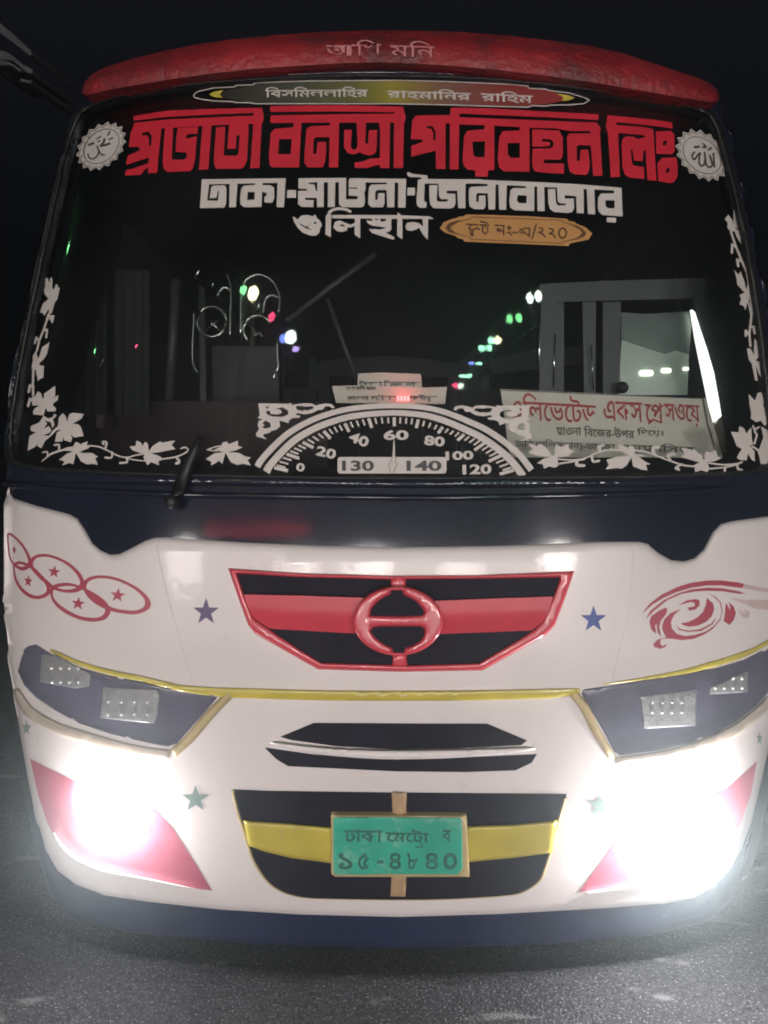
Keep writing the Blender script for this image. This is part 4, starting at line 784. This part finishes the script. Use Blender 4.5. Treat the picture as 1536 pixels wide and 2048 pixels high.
def rod(nm, pts, Y, r, m, n=8):
    mb = MB()
    for p in pts: mb.tube([tuple(at(x, y, Y)) for x, y in p], r, n)
    return mb.build(nm, m, bus, True)
X1 = lambda q: K(370, 520, 4.955, q)
cir = lambda cx, cy, rx, ry, a0=0, a1=360: [(cx + rx * math.cos(math.radians(t)), cy + ry * math.sin(math.radians(t))) for t in np.linspace(a0, a1, 25)]
rails = [[(88, 490), (80, 700), (72, 960), (90, 1060), (130, 1120)], [(105, 190), (115, 140), (150, 100)] , [(410, 140), (440, 210), (455, 300), (450, 500), (445, 790)], [(320, 360), (345, 300), (400, 272), (445, 300)], cir(265, 610, 145, 150), [(210, 690), (335, 590)], [(245, 600), (340, 700)], [(275, 200), (275, 280)],
         [(565, 300), (555, 420), (550, 790)], [(570, 260), (600, 200), (690, 148), (790, 155), (870, 210), (920, 300), (940, 380), (925, 540)], [(915, 790), (915, 950), (925, 1040), (905, 1110), (870, 1180)], cir(720, 690, 140, 140, 130, 330), [(735, 350), (728, 540)], [(775, 540), (785, 420), (810, 370), (860, 345), (925, 370)], [(660, 760), (740, 720)], [(740, 720), (775, 770)]]
rod('partition_rail', [X1(spl(r, False, 3)) if 2 < len(r) < 20 else X1(r) for r in rails], 1.15, .0065, M['chrome'], 6)
rod('grab_pole', [[(752, 508), (660, 575), (575, 642)]], .7, .011, mat('worn_grey_pole', (.045, .045, .048), .5))
rod('grab_pole', [[(655, 598), (688, 690), (720, 775)]], .75, .009, M['cabgrey'])
rod('grab_pole', [[(352, 560), (345, 690), (338, 800)]], .9, .02, M['cabgrey'])
# left side curtains
for x0, x1, y0, y1 in ((150, 215, 520, 830), (228, 300, 540, 830)):
    V = []; Fc = []; k = 16
    for i in range(k + 1):
        for j, yy in enumerate((y0, y1)):
            p = at(x0 + (x1 - x0) * i / k, yy, .95 + .02 * math.sin(i * 2.4)); V.append(tuple(p))
    for i in range(k): Fc.append((2 * i, 2 * i + 1, 2 * i + 3, 2 * i + 2))
    mesh('curtain', V, Fc, M['curtain'], bus)
for q in (spl([(735, 590), (800, 605), (870, 570), (925, 500)], False, 3), [(610, 950), (650, 980)], spl([(900, 1000), (940, 960), (960, 900)], False, 3)): rod('window_catch', [K(20, 540, 5.12, q)], .93, .003, M['chrome'], 6)

# cab side window on the right: grey frame, dark and pale panes, bright edge
WY = .62
def cabpart(nm, q, m, par, y0=WY, t=.03, holes=()):
    return patch(nm, [q], m, par, holes=holes, place=lambda x, y: at(x, y, y0), grid=40, back=np.array([0, t, 0]))
fo = [(1081, 568), (1200, 562), (1438, 555), (1446, 610), (1462, 720), (1478, 905), (1075, 905)]
fi = [(1112, 604), (1260, 600), (1392, 596), (1402, 640), (1420, 740), (1440, 880), (1106, 880)]
cw = cabpart('cab_window', fo, M['cabgrey'], bus, WY, .04, holes=[fi])
cabpart('window_bar', [(1108, 604), (1128, 604), (1128, 880), (1104, 880)], M['cabgrey'], cw, WY + .015, .02)
cabpart('window_bar', [(1165, 604), (1192, 604), (1190, 880), (1170, 880)], mat('cab_grey_dark', (.05, .05, .055), .5), cw, WY + .02, .02)
cabpart('window_bar', [(1206, 604), (1242, 604), (1238, 880), (1206, 880)], M['cabgrey'], cw, WY + .015, .02)
cabpart('pane', [(1242, 625), (1296, 628), (1384, 622), (1385, 632), (1378, 708), (1352, 700), (1330, 707), (1290, 694), (1243, 678)], M['panedim'], cw, WY + .03, .01)
cabpart('pane', [(1243, 679), (1290, 695), (1330, 708), (1352, 701), (1378, 709), (1375, 790), (1237, 790)], M['pane'], cw, WY + .03, .01)
cabpart('bright_edge', [(1384, 619), (1390, 624), (1402, 662), (1415, 700), (1428, 745), (1438, 800), (1443, 832), (1428, 845), (1420, 808), (1404, 730), (1393, 676)], M['tube'], cw, WY - .01, .02)  # chrome strip with its highlight made to glow
cabpart('bright_edge', [(1430, 850), (1442, 830), (1450, 870), (1453, 905), (1436, 905)], M['silver'], cw, WY - .01, .02)
rod('frame_edge', [[(1081, 600), (1079, 690), (1077, 790)]], WY - .012, .003, M['chrome'], 6).parent = cw
rod('frame_edge', [[(1110, 668), (1107, 775)]], WY - .005, .003, M['chrome'], 6).parent = cw
rod('frame_edge', [[(1182, 690), (1187, 780)]], WY + .0, .0025, M['chrome'], 6).parent = cw
for q in (rrect(1279, 740, 1307, 752, 5.5), rrect(1323, 736, 1343, 746, 4.5), rrect(1367, 734, 1378, 741, 3)):
    cabpart('glint', q, M['pane_glint'], cw, WY + .02, .008)  # reflections in the pane, built as small glowing shapes
MB().ball(tuple(at(1245, 775, WY - .03)), .022).build('window_knob', M['cabdark'], cw, True)
# route board leaning behind the glass, and small cards on the dash
rb = thing('route_board', 'white board with red Bengali line leaning behind the windshield under the cab window', 'route board', tuple(at(1225, 905, .40)))
q3 = [at(1002, 779, .30), at(1412, 797, .42), at(1446, 915, .40), at(1020, 915, .28)]
def bsurf(x, y, lift=.004):
    d = rays([(x, y)])[0]; a = q3[0]; n = np.cross(q3[1] - q3[0], q3[3] - q3[0]); n /= np.linalg.norm(n)
    if n[1] > 0: n = -n
    a = a + n * lift; return CAM + d * (((a - CAM) @ n) / (d @ n))
def rel(o, par):
    o.data.transform(Matrix.Translation(-Vector(par.location))); return o
bq = [(1001, 778), (1380, 795), (1412, 797), (1420, 825), (1446, 915), (1020, 915)]
rel(patch('board', [bq], M['board'], rb, place=lambda x, y: bsurf(x, y, 0), grid=40, back=np.array([0, .012, 0])), rb)
N1 = lambda q: K(990, 770, 3.339, q)
rel(patch('board_border', stroke([(1002, 780), (1380, 796), (1405, 797)], 2, False) + stroke(N1([(1385, 80), (1420, 260), (1465, 410)]), 3, False), M['board_ink'], rb, place=lambda x, y: bsurf(x, y, .002), grid=60), rb)
bt = lambda s, o, u, v, m, b=.006: rel(text('board_lettering', s, m, rb, o, u, v, surf=bsurf, bold=b), rb)
bt('এিলেভেটড', (1016, 784), (174, 10), (4, 54), M['board_red'])
bt('একস', (1206, 801), (78, 4), (3, 40), M['board_red'])
bt('েপ', (1289, 804), (36, 2), (3, 41), M['board_red']); bt('সওেয়', (1328, 806), (70, 4), (4, 44), M['board_red'])
rel(patch('board_lettering', stroke([(1322, 845), (1306, 839), (1298, 847)], 3.5), M['board_red'], rb, place=lambda x, y: bsurf(x, y, .004), grid=60), rb)
bt('মাওনা', (1112, 853), (50, 1), (1, 17), M['board_ink'], .01)
bt('িবেজর-উপর', (1168, 851), (100, 4), (1, 22), M['board_ink'], .01)
bt('িদেয়।', (1274, 855), (52, 2), (1, 18), M['board_ink'], .01)
bt('ঢািক(গুিলসতান)-ভালুকা', (1030, 876), (200, 8), (1, 22), M['board_ink'], .01)
bt('ময়মনিসংহ', (1240, 884), (150, 5), (1, 20), M['board_ink'], .01)
def card(lab, q, Y, lines, mcol, px0):
    t = thing('route_card', lab, 'card', tuple(at(*px0, Y)))
    rel(patch('card', [q], M['board'], t, place=lambda x, y: at(x, y, Y), grid=30, back=np.array([0, .006, 0])), t)
    for s, o, u, v in lines: rel(text('card_lettering', s, mcol, t, o, u, v, surf=lambda x, y: at(x, y, Y - .004), bold=.03), t)
    return t
card('small white card with dark print standing upright on the dash above the speedometer sticker', [(716, 747), (760, 745), (842, 748), (844, 776), (715, 776)], .36, [('উততরা িবমানবনদর', (718, 760), (122, 0), (0, 14))], M['board_ink'], (780, 776))
card('wider white card with two print lines in front of the small dash card', [(664, 772), (717, 771), (844, 775), (894, 774), (890, 808), (672, 806)], .34, [('মহাখালী ফাম', (692, 771), (60, 0), (0, 10)), ('মাওনা চৌরাসতা গাজীপুর', (694, 789), (180, 0), (0, 14))], M['board_ink'], (780, 808))
rl = MB()
for x in (-.016, -.005, .006, .017): rl.box((at(806, 797, .30)[0] + x - .004, .296, at(806, 797, .30)[2] - .008), (at(806, 797, .30)[0] + x + .004, .304, at(806, 797, .30)[2] + .008))
rl.build('red_lamp', M['redlamp'], bus)
ld = bpy.data.lights.new('red_lamp_glow', 'POINT'); ld.energy = .10; ld.color = (1, .06, .06); ld.shadow_soft_size = .01
lo = bpy.data.objects.new('red_lamp_glow', ld); COL.objects.link(lo); lo.location = tuple(at(806, 794, .285)); lo.parent = bus
# ------------------------------------------------------------------ street lamps behind the photographer, mirrored in the glass
def reflect(px, py, dist_):
    P, _ = hit(np.array([(px, py)]), 0.0); p = P[0]; n, _l = nrm(np.array([p[0]]), np.array([p[2]])); n = n[0]
    d = p - CAM; d /= np.linalg.norm(d); r = d - 2 * (d @ n) * n; return p + r * dist_
def lamp_post(lab, heads, cat='street lamp', group=None):
    c = np.mean([h[0] for h in heads], 0); t = thing('street_or_added_lamp', lab, cat, (c[0], c[1] - .4, 0), group)
    MB().tube([(0, 0, 0), (0, 0, c[2] * .6), (0, 0, c[2] + .15)], [.09, .07, .05], 10).build('pole', M['pole'], t, True)
    for p, r, k in heads:
        q = np.array(p) - np.array([c[0], c[1] - .4, 0])
        hd = MB().tube([(0, 0, c[2] + .1), (q[0] * .6, q[1] * .6, q[2] + .16), (q[0], q[1], q[2] + r * .9)], .025, 8).build('arm', M['pole'], t, True)
        MB().ball(tuple(q), r * 1.8, 1.25, 1, 1.5 if p[1] < -15.5 else .95, 14, 8).build('lamp', M['lamp_' + k], t, True)
    return t
row = [((1060, 596), (1077, 592), 'w', 'w', 13, .058), ((1019, 638), (1038, 636), 'g', 'g', 15, .055), ((983, 683), (996, 682), 'c', 'y', 17, .060), ((964, 704), (979, 703), 'c', 'c', 18, .060), ((944, 728), (958, 728), 'b', 'c', 19, .062), ((926, 748), (938, 748), 'c', 'c', 20, .064), ((911, 765), (921, 766), 'r', 'w', 21, .060)]  # the blue and red heads are colour-fringe dots built as lamps
for a, b, ka, kb, d, r in row:
    lamp_post('twin headed street lamp in the receding row mirrored in the windshield', [(reflect(*a, d), r, ka), (reflect(*b, d), r, kb)], group='row of street lamps behind the camera')
for a, k, d, r, lab in (((486, 577), 'g', 14, .07, 'green street lamp mirrored in the left half of the windshield'), ((506, 585), 'y', 14, .10, 'warm white street lamp mirrored in the left half of the windshield'), ((581, 675), 'w', 16, .10, 'bright greenish white street lamp mirrored left of the dash cards'), ((566, 678), 'b', 17, .07, 'added lamp for a blue ghost dot left of the dash cards'), ((590, 705), 'v', 17, .08, 'added lamp for a violet ghost dot left of the dash cards'), ((543, 634), 'r', 16, .06, 'added lamp for a red ghost dot by the chrome rail'), ((271, 698), 'r', 15, .05, 'added lamp for a red ghost dot by the curtains'), ((188, 708), 'g', 14, .05, 'green lamp mirrored on the curtains'), ((134, 498), 'g', 12, .06, 'green lamp mirrored at the left edge of the windshield')):  # blue, violet and red ones are colour-fringe ghosts, added as lamps
    lamp_post(lab, [(reflect(*a, d), r, k)])
# added unseen lamps on short posts, put there to light the bus front
for x, y, z, p, c, lab in ((-4.6, -8.0, 1.75, 500, (1, .90, .87), 'added short lamp post lighting the bus, far left of the photographer'), (3.6, -9.0, 1.8, 1050, (1, .90, .87), 'added short lamp post lighting the bus, right of the photographer'), (-.4, -13.0, 1.75, 1050, (1, .91, .88), 'added short lamp post lighting the bus, straight behind the photographer'),
                          (-1.9, -10.5, 1.45, 420, (1, .89, .86), 'added low lamp post lighting the bus, left behind the photographer'), (1.5, -11.5, 1.35, 620, (1, .90, .87), 'added low lamp post lighting the bus, right behind the photographer')):
    t = lamp_post(lab, [((x, y, z), .10, 'k')])
    ld = bpy.data.lights.new('lamp_light', 'POINT'); ld.energy = p; ld.color = c; ld.shadow_soft_size = .6
    lo = bpy.data.objects.new('lamp_light', ld); COL.objects.link(lo); lo.parent = t; lo.location = (0, .45, z - .25)
# added unseen red glow bar, makes the red reflection on the nose band
rp_ = reflect(508, 1066, 7.0); sg_ = thing('red_glow_bar', 'added unseen red glow bar mirrored on the dark band above the grille', 'added glow bar', (rp_[0], rp_[1], 0))
MB().tube([(-.6, -.1, 0), (-.6, -.1, rp_[2])], .04, 8).build('post', M['pole'], sg_, True)
MB().box((-1.22, -.1, rp_[2] - .16), (1.07, -.04, rp_[2] + .16)).build('panel', M['cabdark'], sg_)
MB().tube([(-1.15, .0, rp_[2]), (1.0, .0, rp_[2] + .03)], .10, 10).build('glow_tube', mat('red_glow', (.9, .1, .1), .4, emit=4.0, ecol=(1, .13, .13)), sg_, True)
# the dim slatted awning at the far left
aw = thing('awning', 'dim grey slatted awning edge in the dark left of the bus roof', 'awning', (-3.4, 4.0, 0))
for q in ([(-30, 25), (0, 46), (40, 80), (64, 104), (60, 112), (30, 88), (-30, 44)], [(-30, 92), (18, 106), (45, 128), (66, 140), (62, 148), (40, 138), (20, 124), (-30, 112)], [(-30, 118), (24, 120), (46, 138), (40, 144), (22, 130), (-30, 130)], [(42, 157), (60, 161), (64, 160), (62, 167), (40, 163)]):
    rel(patch('slat', [q], mat('dull_tin', (.10, .10, .115), .5, var=.3, vscale=8) if 'dull_tin' not in bpy.data.materials else bpy.data.materials['dull_tin'], aw, place=lambda x, y: at(x, y, 3.6), grid=30, back=np.array([-.0, .8, .1])), aw)
MB().tube([(-.6, 0, 0), (-.6, 0, 4.3)], .05, 8).build('post', M['pole'], aw, True)
# dusty night air
HAZE = .036
mh = bpy.data.materials.new('haze'); mh.use_nodes = True; nt = mh.node_tree; N = nt.nodes; N.remove(N['Principled BSDF'])
pv = N.new('ShaderNodeVolumePrincipled'); pv.inputs['Color'].default_value = (.84, .95, 1, 1); pv.inputs['Density'].default_value = HAZE; pv.inputs['Anisotropy'].default_value = .9
nt.links.new(pv.outputs[0], N['Material Output'].inputs['Volume'])
hz = MB().box((-82, -92, -1), (82, 112, 24)).build('haze', mh); hz['kind'] = 'stuff'
